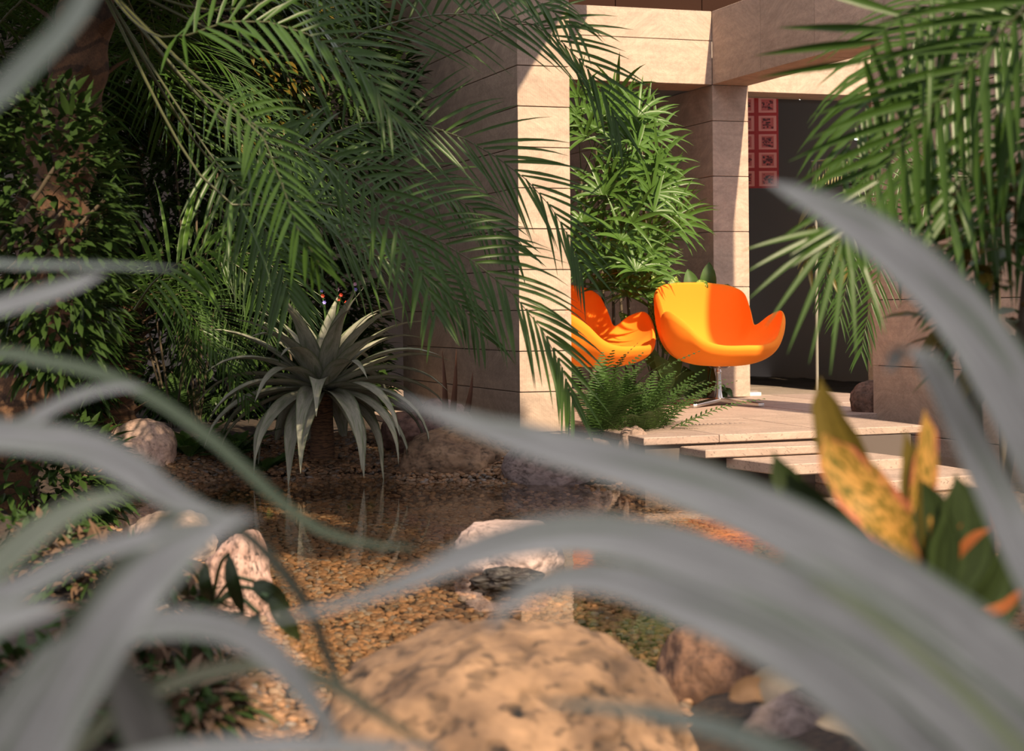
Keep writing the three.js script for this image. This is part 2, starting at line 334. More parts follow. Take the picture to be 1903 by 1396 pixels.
// the dark room behind the doorway: glass leaf, shoe, red printed hanging, rail
{
  const p = (a, b) => off(c2, a, b);
  const door = structure('door_1', 'frameless glass door leaf in the dark doorway');
  const glass = new THREE.MeshPhysicalMaterial({ color: lin(0.95, 0.97, 0.96), roughness: 0.02, transmission: 1, thickness: 0, ior: 1.45, specularIntensity: 0.08, side: THREE.DoubleSide });
  mesh('pane', prism([p(0.2, 0.34), p(0.2, 1.9), p(0.21, 1.9), p(0.21, 0.34)], 0.205, 2.3, 0), glass, door);
  mesh('edge_seal', prism([p(0.195, 0.325), p(0.195, 0.339), p(0.215, 0.339), p(0.215, 0.325)], 0.28, 1.55, 0.001), std({ color: lin(0.10, 0.09, 0.085), roughness: 0.5 }), door);
  const shoe = thing('door_shoe', 'white block with grey cap at the foot of the glass door', 'door fitting');
  mesh('block', prism([p(0.14, 0.30), p(0.14, 0.43), p(0.24, 0.43), p(0.24, 0.30)], 0.2, 0.225, 0.003), M.white, shoe);
  mesh('cap', prism([p(0.15, 0.32), p(0.15, 0.41), p(0.23, 0.41), p(0.23, 0.32)], 0.225, 0.236, 0.003), std({ color: lin(0.2, 0.17, 0.15) }), shoe);
  // hanging with a printed grid
  const cv = document.createElement('canvas'); cv.width = 256; cv.height = 768;
  const g = cv.getContext('2d'); g.fillStyle = '#a8221c'; g.fillRect(0, 0, 256, 768);
  const Rp = rng(5);
  for (let i = 0; i < 2; i++) for (let j = 0; j < 5; j++) {
    const x = i * 128 + 14, y = j * 153 + 14;
    g.fillStyle = '#e08878'; g.fillRect(x, y, 102, 126); g.fillStyle = '#c4564c'; g.fillRect(x + 16, y + 16, 70, 94);
    for (let k = 0; k < 26; k++) { g.fillStyle = Rp() > 0.5 ? '#3c1a18' : '#7d2b28'; g.fillRect(x + 18 + Rp() * 54, y + 20 + Rp() * 76, 6 + Rp() * 12, 6 + Rp() * 12); }
  }
  const pt = new THREE.CanvasTexture(cv); pt.colorSpace = THREE.SRGBColorSpace; pt.magFilter = THREE.LinearFilter;
  const h0 = at(1392, 350, 11.6), h1 = at(1446, 178, 11.6), hw = h1.x - h0.x, hh = h1.y - h0.y;
  const hang = thing('printed_hanging', 'red printed hanging with a grid of squares inside the doorway', 'wall hanging');
  const hg = new THREE.BoxGeometry(hw + 0.12, hh, 0.012); hg.translate(h0.x + hw / 2 - 0.06, h0.y + hh / 2, h0.z);
  mesh('cloth', hg, std({ map: pt, roughness: 0.9 }), hang);
  mesh('rod', tube([V(h0.x - 0.14, h1.y, h0.z), V(h0.x + hw / 2, h1.y, h0.z), V(h1.x + 0.02, h1.y, h0.z)], 0.012, 4, 6), M.fascia, hang);
  // lights that hang inside
  for (const [x, y, d, s, label] of [[1487, 182, 11.0, 0.018, 'small bright ceiling lamp just inside the doorway top'], [1592, 258, 11.4, 0.012, 'tiny bright lamp deeper inside the dark room']]) {
    const c = at(x, y, d), lamp = thing('ceiling_lamp', label, 'lamp', c);
    const bulb = new THREE.SphereGeometry(s, 12, 8); bulb.scale(1.6, 0.7, 1);
    mesh('bulb', bulb, new THREE.MeshStandardMaterial({ color: 0xffffff, emissive: lin(0.85, 0.9, 1), emissiveIntensity: 2.2 }), lamp);
    mesh('shade', new THREE.CylinderGeometry(s * 0.9, s * 2.0, s * 1.6, 14, 1, true).translate(0, s * 1.2, 0), M.fascia, lamp);
    mesh('cord', new THREE.CylinderGeometry(0.003, 0.003, 1.4, 6).translate(0, 0.7 + s * 2, 0), M.dark, lamp);
    const pl = new THREE.PointLight(lin(0.85, 0.9, 1), 0.25, 4); pl.position.set(0, -s * 1.4, 0); pl.castShadow = true; pl.name = 'lamp_glow'; lamp.add(pl);
  }
  // carved rail in the room
  const rail = thing('carved_rail', 'pale carved balustrade deep inside the dark doorway', 'railing');
  const brass = std({ color: lin(0.46, 0.38, 0.20), roughness: 0.5 });
  const r0 = at(1508, 300, 10.6), r1 = at(1660, 283, 10.2);
  mesh('top_rail', tube([r0, r0.clone().lerp(r1, 0.5), r1], 0.006, 6, 6), brass, rail);
  const rr = rng(4);
  for (let i = 0; i < 26; i++) {
    const b = r0.clone().lerp(r1, (i + 0.5) / 26), h = 0.12 + rr() * 0.05;
    mesh('baluster', tube([V(b.x, b.y - 0.03, b.z), V(b.x + (rr() - 0.5) * 0.02, b.y - 0.03 - h / 2, b.z), V(b.x, b.y - 0.03 - h, b.z)], (t) => 0.004 + 0.003 * Math.sin(t * 9), 6, 5), brass, rail);
  }
  mesh('bottom_rail', tube([r0, r0.clone().lerp(r1, 0.5), r1].map((v) => V(v.x, v.y - 0.2, v.z)), 0.006, 6, 6), M.fascia, rail);
  for (const t of [0.05, 0.95]) { const b = r0.clone().lerp(r1, t); mesh('post', new THREE.CylinderGeometry(0.012, 0.012, b.y - 0.2, 8).translate(b.x, (b.y + 0.2) / 2, b.z), M.dark, rail); }
}

// ------------------------------------------------------------------ ground, pond, gravel
const shorePx = [[150, 962], [190, 935], [320, 903], [430, 887], [560, 892], [720, 882], [760, 893], [935, 897], [1130, 901], [1195, 862], [1230, 845]];
const nearPx = [[1900, 1190], [1650, 1210], [1450, 1195], [1300, 1190], [1235, 1480], [900, 1560], [610, 1400], [560, 1272], [500, 1175], [400, 1060], [300, 1020], [200, 985]];
const pond = [...shorePx.map(([x, y]) => { const p = onLevel(x, y, 0); return [p.x, p.z]; }), [0.9, -7.6], [2.2, -8.6], [4.4, -7.5], [4.4, -4.5], ...nearPx.map(([x, y]) => { const p = onLevel(x, y, 0); return [p.x, p.z]; })];
function pondDist(x, z) { // negative in the water
  let best = 1e9, inside = false;
  for (let i = 0, j = pond.length - 1; i < pond.length; j = i++) {
    const [ax, az] = pond[j], [bx, bz] = pond[i], dx = bx - ax, dz = bz - az;
    const t = clamp(((x - ax) * dx + (z - az) * dz) / (dx * dx + dz * dz), 0, 1);
    best = Math.min(best, Math.hypot(x - ax - dx * t, z - az - dz * t));
    if ((az > z) !== (bz > z) && x < (bx - ax) * (z - az) / (bz - az) + ax) inside = !inside;
  }
  return inside ? -best : best;
}
function groundY(x, z) {
  const d = pondDist(x, z) + fbm(x * 2.2, 1.5, z * 2.2, 3) * 0.06;
  if (d < 0) return -0.085 * smooth(0, 0.22, -d) - 0.004 + n3(x * 5, 2, z * 5) * 0.008;
  const back = smooth(-5.5, -6.8, z);
  return 0.012 + lerp(0.10, 0.135, back) * smooth(0, 0.5, d) + 0.02 * smooth(0, 0.06, d) + fbm(x * 3, 7, z * 3, 3) * 0.03 * smooth(0, 0.2, d);
}
{
  const nx = 170, nz = 220, x0 = -6.2, x1 = 5, z0 = -13.6, z1 = -0.2, pos = [], idx = [], uv = [];
  for (let j = 0; j <= nz; j++) for (let i = 0; i <= nx; i++) {
    const x = lerp(x0, x1, i / nx), z = lerp(z0, z1, j / nz);
    pos.push(x, groundY(x, z), z); uv.push(x, z);
  }
  for (let j = 0; j < nz; j++) for (let i = 0; i < nx; i++) { const a = j * (nx + 1) + i, b = a + nx + 1; idx.push(a, b, a + 1, b, b + 1, a + 1); }
  const soilTex = tex(512, 512, (u, v) => { const k = 0.19 + per(u, v, 40, 1) * 0.10 + per(u, v, 110, 5) * 0.10 + (R1() - 0.5) * 0.14; return [k, k * 0.78, k * 0.58]; }, true, 1.5, 1.5);
  const g = mesh('ground', raw(pos, idx, uv), std({ map: soilTex, roughness: 0.95 }));
  tag(g, 'dark soil banks and bed of the garden pond', null, null, 'structure');
  const rip = tex(512, 512, (u, v) => 0.5 + per(u, v, 10, 3) * 0.32 + per(u, v, 26, 8) * 0.22 + per(u, v, 60, 2) * 0.08, false, 1.4, 1.4);
  const wg = new THREE.PlaneGeometry(8.4, 7.2, 4, 4); wg.rotateX(-Math.PI / 2); wg.translate(0.2, 0, -5.7);
  const wu = wg.attributes.uv, wp = wg.attributes.position; for (let i = 0; i < wu.count; i++) wu.setXY(i, wp.getX(i), wp.getZ(i));
  const w = mesh('pond_water', wg, new THREE.MeshPhysicalMaterial({ color: lin(0.93, 0.88, 0.78), roughness: 0.015, transmission: 1, thickness: 0, ior: 1.33, bumpMap: rip, bumpScale: 0.00028, side: THREE.DoubleSide }));
  tag(w, 'shallow clear pond water over brown pebbles', null, null, 'structure');
}
const pebbleGeo = (seed) => { const g = mergeVertices(new THREE.IcosahedronGeometry(1, 1).deleteAttribute('uv').deleteAttribute('normal')); const p = g.attributes.position; for (let i = 0; i < p.count; i++) { const k = 1 + n3(p.getX(i) * 1.2 + seed, p.getY(i) * 1.2, p.getZ(i) * 1.2) * 0.45; p.setXYZ(i, p.getX(i) * k, p.getY(i) * 0.52 * k, p.getZ(i) * k * 0.78); } g.computeVertexNormals(); return g; };
const pebbleMat = std({ color: 0xffffff, roughness: 0.62 });
function gravel(name, label, count, pick, size, seed) {
  const R = rng(seed), m4 = new THREE.Matrix4(), q = new THREE.Quaternion(), e = new THREE.Euler(), col = new THREE.Color();
  const list = [];
  for (let tries = 0; list.length < count && tries < count * 12; tries++) { const c = pick(R); if (c) list.push(c); }
  const im = new THREE.InstancedMesh(pebbleGeo(seed), pebbleMat, list.length);
  list.forEach(([x, z, lift], i) => {
    const s = size * (0.55 + R() * 0.75);
    e.set((R() - 0.5) * 0.7, R() * 6.28, (R() - 0.5) * 0.7); q.setFromEuler(e);
    m4.compose(V(x, groundY(x, z) + s * 0.25 + (lift ?? 0), z), q, V(s, s, s)); im.setMatrixAt(i, m4);
    const k = 0.24 + R() * 0.42, h = R();
    if (h < 0.12) col.setRGB(0.30 * k, 0.25 * k, 0.21 * k); else if (h < 0.75) col.setRGB(0.43 * k, 0.235 * k, 0.115 * k); else col.setRGB(0.38 * k, 0.25 * k, 0.15 * k);
    im.setColorAt(i, col);
  });
  im.castShadow = im.receiveShadow = true; im.name = numbered(name); scene.add(im);
  return tag(im, label, 'gravel', null, 'stuff');
}
gravel('pond_gravel', 'small brown pebbles covering the pond bed', 42000, (R) => { const d = 2.6 + R() * 4.7, x = (R() * 2 - 1) * 0.40 * d; return R() < d / 7.3 && pondDist(x, -d) < 0.02 ? [x, -d] : null; }, 0.0135, 21);
gravel('shore_gravel', 'loose brown pebbles on the far shore under the bromeliad', 9000, (R) => { const x = -1.9 + R() * 2.0, d = 6.3 + R() * 1.4, z = -d, q = pondDist(x, z); return q > -0.06 && q < 0.42 ? [x, z, R() * 0.012] : null; }, 0.0145, 22);
gravel('bank_gravel', 'loose brown pebbles on the near bank', 2600, (R) => { const x = -1.0 + R() * 0.95, d = 2.1 + R() * 1.3, q = pondDist(x, -d); return q > -0.05 && q < 0.3 ? [x, -d, R() * 0.01] : null; }, 0.0125, 23);

// ------------------------------------------------------------------ boulders
const rockMat = std({ color: 0xffffff, vertexColors: true, roughness: 0.88 });
const wetMat = std({ color: 0xffffff, vertexColors: true, roughness: 0.6 });
function boulder(label, c, r, { seed = 1, a = [0.42, 0.30, 0.20], b = [0.22, 0.15, 0.10], detail = 34, lump = 0.22, flat = 0, mat = rockMat, pits = 0.5, cracks = pits, turn = 0 } = {}) {
  const g = mergeVertices(new THREE.IcosahedronGeometry(1, detail).deleteAttribute('uv').deleteAttribute('normal'), 1e-5);
  const p = g.attributes.position, col = new Float32Array(p.count * 3), v = V();
  for (let i = 0; i < p.count; i++) {
    v.fromBufferAttribute(p, i);
    const s = seed * 7.31, x = v.x, y = v.y, z = v.z;
    let k = 1 + lump * (fbm(x * 1.1 + s, y * 1.1, z * 1.1, 3) * 1.5) + lump * 0.18 * fbm(x * 4 + s, y * 4, z * 4, 3);
    const pit = smooth(0.07, 0.26, fbm(x * 6, y * 7 + s, z * 6, 3)) * pits, crack = smooth(0.05, 0.0, Math.abs(fbm(x * 2.2 + s, y * 2.2 + 4, z * 2.2, 3))) * cracks;
    k -= pit * 0.02 + crack * 0.02; k += fbm(x * 16, y * 16 + s, z * 16, 2) * 0.012;
    v.multiplyScalar(k);
    if (flat && v.y > 1 - flat) v.y = 1 - flat + (v.y - 1 + flat) * 0.25;
    p.setXYZ(i, v.x * r[0], v.y * r[1], v.z * r[2]);
    const m = clamp(0.5 + fbm(x * 2.5 + 3, y * 2.5 + s, z * 2.5, 4) * 1.5, 0, 1), sp = fbm(x * 22, y * 22, z * 22 + s, 2), spot = smooth(0.10, 0.24, fbm(x * 11 + 2, y * 14 + s, z * 11, 2)) * pits, dk = 1 - 0.5 * spot - 0.4 * pit - 0.4 * crack + sp * 0.35;
    for (let q = 0; q < 3; q++) col[3 * i + q] = lerp(b[q], a[q], m) * dk * 0.72;
  }
  g.setAttribute('color', new THREE.BufferAttribute(col, 3));
  if (turn) g.rotateY(turn);
  g.computeVertexNormals();
  const o = mesh('boulder', g, mat); o.position.copy(c);
  return tag(o, label, 'boulder');
}
const base = (px, py, y = 0) => onLevel(px, py, y);
{
  const P = (px, py, up, dz = 0) => { const v = base(px, py); v.y = up; v.z += dz; return v; };
  boulder('rounded pink boulder on the left shore beside the ferns', P(254, 896, 0.115, -0.1), [0.170, 0.185, 0.16], { seed: 1, a: [0.88, 0.62, 0.50], b: [0.64, 0.43, 0.34], lump: 0.14, detail: 44 });
  boulder('large brown wedge-shaped boulder at the far waterline below the stone fin', P(842, 889, 0.05, -0.12), [0.265, 0.20, 0.22], { seed: 3, a: [0.36, 0.23, 0.14], b: [0.20, 0.12, 0.07], detail: 44, lump: 0.2, pits: 0.7 });
  boulder('grey mottled boulder at the far waterline, next to the brown one', P(1035, 898, 0.04, -0.1), [0.262, 0.185, 0.2], { seed: 4, a: [0.40, 0.31, 0.29], b: [0.22, 0.17, 0.16], detail: 44, lump: 0.14, pits: 0.7 });
  boulder('dark reddish rock behind the silver bromeliad', at(765, 830, 7.3).setY(0.17), [0.15, 0.13, 0.14], { seed: 5, a: [0.30, 0.17, 0.13], b: [0.16, 0.09, 0.07], lump: 0.25 });
  boulder('mauve rock against the foot of the stone fin', at(820, 775, 7.25).setY(0.22), [0.15, 0.14, 0.12], { seed: 6, a: [0.40, 0.27, 0.24], b: [0.26, 0.16, 0.14], lump: 0.2 });
  boulder('small upright rock between the fern and the paving', at(1178, 812, 6.95).setY(0.13), [0.075, 0.105, 0.075], { seed: 7, a: [0.40, 0.28, 0.22], b: [0.26, 0.18, 0.14] });
  boulder('brown rock standing on the paving at the edge of the right fin', at(1622, 790, 8.35).setY(0.25), [0.13, 0.13, 0.1], { seed: 8, a: [0.26, 0.15, 0.11], b: [0.12, 0.07, 0.05], lump: 0.2 });
  boulder('low rounded rock under the fern beside the left fin', at(1105, 822, 6.9).setY(0.09), [0.12, 0.09, 0.1], { seed: 9, a: [0.38, 0.27, 0.22], b: [0.2, 0.14, 0.1] });
  boulder('flat-topped pale rock standing alone in the middle of the pond', P(945, 1068, 0.035, -0.16), [0.165, 0.125, 0.17], { seed: 12, a: [0.60, 0.45, 0.40], b: [0.40, 0.29, 0.25], flat: 0.25, lump: 0.3, detail: 44, turn: 0.5 });
  boulder('wet black crusted stone at the front foot of the pond rock', P(940, 1084, 0.012), [0.10, 0.036, 0.05], { seed: 13, a: [0.06, 0.047, 0.038], b: [0.02, 0.016, 0.012], mat: wetMat, lump: 0.5, pits: 1 });
  boulder('very large tan boulder in the near foreground of the pond', V(-0.015, -0.07, -2.47), [0.36, 0.335, 0.29], { seed: 18, a: [0.33, 0.20, 0.11], b: [0.10, 0.058, 0.033], detail: 64, lump: 0.2, pits: 1, cracks: 0.15 });
  boulder('reddish brown boulder beside the big tan boulder, half in shadow', at(1318, 1260, 2.95).setY(-0.005), [0.125, 0.15, 0.14], { seed: 19, a: [0.22, 0.115, 0.065], b: [0.11, 0.055, 0.03], lump: 0.2, detail: 44 });
  boulder('pale grey-pink rock with dry leaves at the lower right', at(1490, 1330, 2.5).setY(0.0), [0.11, 0.12, 0.1], { seed: 20, a: [0.26, 0.20, 0.18], b: [0.15, 0.11, 0.09], lump: 0.25 });
  boulder('pitted pink rock overgrown with dark leaves on the left bank', at(445, 1085, 3.75).setY(0.06), [0.095, 0.155, 0.11], { seed: 23, a: [0.62, 0.42, 0.35], b: [0.34, 0.20, 0.15], lump: 0.3, pits: 1, detail: 44 });
  boulder('low pale rock with a bare sunlit ridge on the left bank', at(320, 985, 4.6).setY(0.06), [0.14, 0.115, 0.12], { seed: 24, a: [0.60, 0.43, 0.34], b: [0.32, 0.23, 0.16], lump: 0.25 });
  boulder('dark rounded boulder in the pond below the feathery palm', V(1.8, 0.0, -5.2), [0.2, 0.12, 0.18], { seed: 27, a: [0.24, 0.17, 0.13], b: [0.12, 0.08, 0.06] });
  boulder('dark small stone tucked against the pink boulder', P(196, 908, 0.02), [0.06, 0.05, 0.06], { seed: 25, a: [0.16, 0.10, 0.08], b: [0.08, 0.05, 0.04] });
}

// ------------------------------------------------------------------ orange armchairs
const felt = new THREE.MeshPhysicalMaterial({ color: lin(0.95, 0.235, 0.006), roughness: 0.9, sheen: 0.7, sheenColor: lin(1, 0.55, 0.05), sheenRoughness: 0.5, side: THREE.DoubleSide });
function keyed(keys, a) { // smooth interpolation of [angle, value], mirrored about 0 and 180 degrees
  a = Math.abs(Math.atan2(Math.sin(a), Math.cos(a))) * 180 / Math.PI;
  const n = keys.length, K = (i) => (i < 0 ? [-keys[-i][0], keys[-i][1]] : i >= n ? [360 - keys[2 * n - 2 - i][0], keys[2 * n - 2 - i][1]] : keys[i]);
  let i = 0; while (i < n - 2 && a > keys[i + 1][0]) i++;
  const [x0, y0] = K(i - 1), [x1, y1] = K(i), [x2, y2] = K(i + 1), [x3, y3] = K(i + 2), h = x2 - x1, t = (a - x1) / h;
  const m1 = (y2 - y0) / (x2 - x0) * h, m2 = (y3 - y1) / (x3 - x1) * h, t2 = t * t, t3 = t2 * t;
  return (2 * t3 - 3 * t2 + 1) * y1 + (t3 - 2 * t2 + t) * m1 + (-2 * t3 + 3 * t2) * y2 + (t3 - t2) * m2;
}
function shell() {
  const Rk = [[0, 0.33], [30, 0.345], [55, 0.385], [76, 0.41], [92, 0.385], [104, 0.32], [114, 0.345], [128, 0.385], [152, 0.35], [180, 0.33]];
  const Hk = [[0, 0.38], [28, 0.384], [44, 0.42], [60, 0.52], [76, 0.585], [92, 0.56], [104, 0.495], [112, 0.58], [122, 0.69], [136, 0.745], [155, 0.765], [180, 0.77]];
  const Qk = [[0, 1.25], [40, 1.35], [75, 1.7], [105, 1.7], [125, 2.2], [180, 2.3]];
  const NA = 216, NS = 22;
  const inner = (a, s) => { const r = keyed(Rk, a) * (1 - Math.pow(1 - s, keyed(Qk, a))), y = 0.365 + (keyed(Hk, a) - 0.365) * Math.pow(s, 2.4) - 0.012 * Math.sin(Math.PI * s); return V(Math.sin(a) * r, y, Math.cos(a) * r - 0.02); };
  const outer = (a, s) => { const r = keyed(Rk, a) * (1 - Math.pow(1 - s, keyed(Qk, a) * 1.12)) + 0.022 * s, y = 0.25 + (keyed(Hk, a) - 0.25) * Math.pow(s, 2.1) - 0.035 * s; return V(Math.sin(a) * r, y, Math.cos(a) * r - 0.02 + (Math.cos(a) < 0 ? Math.cos(a) * 0.02 * s : 0)); };
  const pos = [], idx = [], cap = 7, cols = 2 * (NS + 1) + cap - 1;
  for (let i = 0; i < NA; i++) {
    const a = i / NA * Math.PI * 2;
    for (let j = 0; j <= NS; j++) { const q = inner(a, j / NS); pos.push(q.x, q.y, q.z); }
    const A = inner(a, 1), B = outer(a, 1), out = inner(a, 1).sub(inner(a, 0.96)).normalize().add(outer(a, 1).sub(outer(a, 0.96)).normalize()).normalize(), C = A.clone().lerp(B, 0.5), h = A.distanceTo(B) / 2;
    for (let k = 1; k < cap; k++) { const w = k / cap * Math.PI, q = C.clone().lerp(A, Math.cos(w)).addScaledVector(out, Math.sin(w) * h); pos.push(q.x, q.y, q.z); }
    for (let j = NS; j >= 0; j--) { const q = outer(a, j / NS); pos.push(q.x, q.y, q.z); }
  }
  for (let i = 0; i < NA; i++) for (let k = 0; k < cols - 1; k++) { const a = i * cols + k, b = ((i + 1) % NA) * cols + k; idx.push(a, a + 1, b, b, a + 1, b + 1); }
  return raw(pos, idx);
}
const shellGeo = shell();
function armchair(label, pos, turn) {
  const o = thing('armchair', label, 'chair', pos, 'orange swivel armchairs on the paving');
  o.rotation.y = turn;
  mesh('upholstered_shell', shellGeo, felt, o);
  mesh('mounting_plate', new THREE.CylinderGeometry(0.085, 0.06, 0.02, 20).translate(0, 0.245, -0.02), M.chrome, o);
  mesh('stem', new THREE.LatheGeometry([[0, 0.02], [0.03, 0.02], [0.026, 0.05], [0.018, 0.09], [0.016, 0.2], [0.0185, 0.205], [0.0185, 0.215], [0.015, 0.22], [0.015, 0.25], [0, 0.25]].map(([x, y]) => new THREE.Vector2(x, y)), 24).translate(0, 0, -0.02), M.chrome, o);
  for (let k = 0; k < 4; k++) {
    const s = new THREE.Shape([[-0.034, 0.0], [0.034, 0.0], [0.024, 0.30], [0.012, 0.315], [-0.012, 0.315], [-0.024, 0.30]].map(([x, y]) => new THREE.Vector2(x, y)));
    const g = new THREE.ExtrudeGeometry(s, { depth: 0.014, bevelEnabled: true, bevelSize: 0.003, bevelThickness: 0.003, bevelSegments: 2 });
    g.rotateX(-Math.PI / 2); const p = g.attributes.position;
    for (let i = 0; i < p.count; i++) { const r = Math.abs(p.getZ(i)); p.setY(i, p.getY(i) + 0.004 + 0.026 * (1 - r / 0.315)); }
    g.computeVertexNormals(); g.rotateY(k * Math.PI / 2 + 0.5); g.translate(0, 0, -0.02);
    mesh('base_arm', g, M.chrome, o);
  }
  return o;
}
{
  const a = onLevel(1339, 753, 0.2); armchair('orange armchair in half sun beside the dark doorway', V(a.x, 0.2, a.z), 0.38);
  const b = at(1110, 750, 9.02); armchair('orange armchair partly hidden by the stone fin and ferns', V(b.x, 0.2, b.z), 0.85);
}

// ------------------------------------------------------------------ palms
const px3 = (list, d) => list.map(([x, y, dd]) => at(x, y, dd ?? d));
let leafletBudget = 0;
// a feather frond: rachis along pts, leaflets on both sides; single = each leaflet is a piece of its own
function frond(parent, pts, { n = 26, len = 0.26, wid = 0.014, mat = L.palm, face = V(0, 0.75, 0.65), droop = 0.35, single = false, from = 0.12, seed = 1, thick = 0.006, ang = [1.15, 0.45], lift = 0.15, alt = null } = {}) {
  const c = curve(pts), R = rng(seed * 977 + 5);
  const f = mesh('frond', tube(pts, (t) => thick * (1.1 - t * 0.95), 18, 5), L.rachis, parent);
  const all = blank();
  for (let i = 0; i < n; i++) for (const s of [-1, 1]) {
    const u = (i + 0.5 + (R() - 0.5) * 0.5) / n, t = lerp(from, 0.995, u), p = c.getPointAt(t), T = c.getTangentAt(t);
    const S = T.clone().cross(face).normalize(), N = S.clone().cross(T).normalize();
    const a = lerp(ang[0], ang[1], u) + (R() - 0.5) * 0.16;
    const dir = T.clone().multiplyScalar(Math.cos(a)).addScaledVector(S, s * Math.sin(a)).addScaledVector(N, lift + (R() - 0.5) * 0.25);
    const l = len * (0.5 + 0.55 * Math.sin(Math.PI * clamp(u * 0.85 + 0.12, 0, 1))) * (0.86 + R() * 0.28);
    const o = single ? blank() : all;
    blade(o, p, dir, N, l, wid * (0.8 + R() * 0.4), { droop: droop * (0.6 + R() * 0.8), seg: single ? 6 : 4, fold: 0.5 });
    if (single) mesh('leaflet', built(o), alt && R() < 0.25 ? alt : mat, f);
  }
  if (!single) { const m = mesh('leaflets', built(all), mat, f); m.userData.kind = 'stuff'; }
  return f;
}
function randomFronds(parent, crown, count, len, seed, opt, aim) {
  const R = rng(seed);
  for (let k = 0; k < count; k++) {
    const az = k * 2.399 + R() * 0.6, el = 0.15 + R() * 0.95, l = len * (0.8 + R() * 0.4);
    const h = V(Math.cos(az), 0, Math.sin(az)); if (aim) h.add(aim).normalize();
    const pts = [];
    for (let i = 0; i <= 5; i++) { const t = i / 5; pts.push(crown.clone().addScaledVector(h, l * t * Math.cos(el) * (1 - 0.1 * t)).add(V(0, l * (Math.sin(el) * t - 0.72 * t * t), 0))); }
    frond(parent, pts, { n: 22, len: len * 0.26, wid: 0.013, seed: seed * 31 + k, face: V(0, 1, 0.25), ...opt, mat: opt.mats[Math.floor(R() * opt.mats.length)] });
  }
}
const barkTex = tex(256, 256, (u, v) => { const k = 0.27 + per(u, v, 20, 2)  * 0.07 + (Math.sin(v * 60 + per(u, v, 8, 4) * 4) > 0.6 ? -0.07 : 0.03) + (R1() - 0.5) * 0.1; return [k * 1.1, k * 0.78, k * 0.52]; }, true, 1, 2);
const bark = std({ map: barkTex, roughness: 0.95 });
function trunk(parent, a, b, r, seed) {
  const R = rng(seed), m = a.clone().lerp(b, 0.5).add(V((R() - 0.5) * 0.1, 0, (R() - 0.5) * 0.1));
  mesh('trunk', tube([a, m, b], (t) => r * (1.1 - 0.25 * t + 0.07 * Math.sin(t * 70)), 60, 14), bark, parent);
  for (let k = 0; k < 34; k++) { // cut leaf bases
    const t = 0.25 + 0.74 * k / 34, c = curve([a, m, b]).getPointAt(t), az = k * 2.4, d = V(Math.cos(az), 0.9, Math.sin(az)).normalize();
    const o = blank(); blade(o, c.clone().addScaledVector(V(Math.cos(az), 0, Math.sin(az)), r * 0.85), d, V(0, 1, 0.1), r * (0.9 + R() * 0.5), r * 0.7, { droop: 0.1, fold: 0.4, seg: 3 });
    mesh('leaf_base', built(o), bark, parent);
  }
}
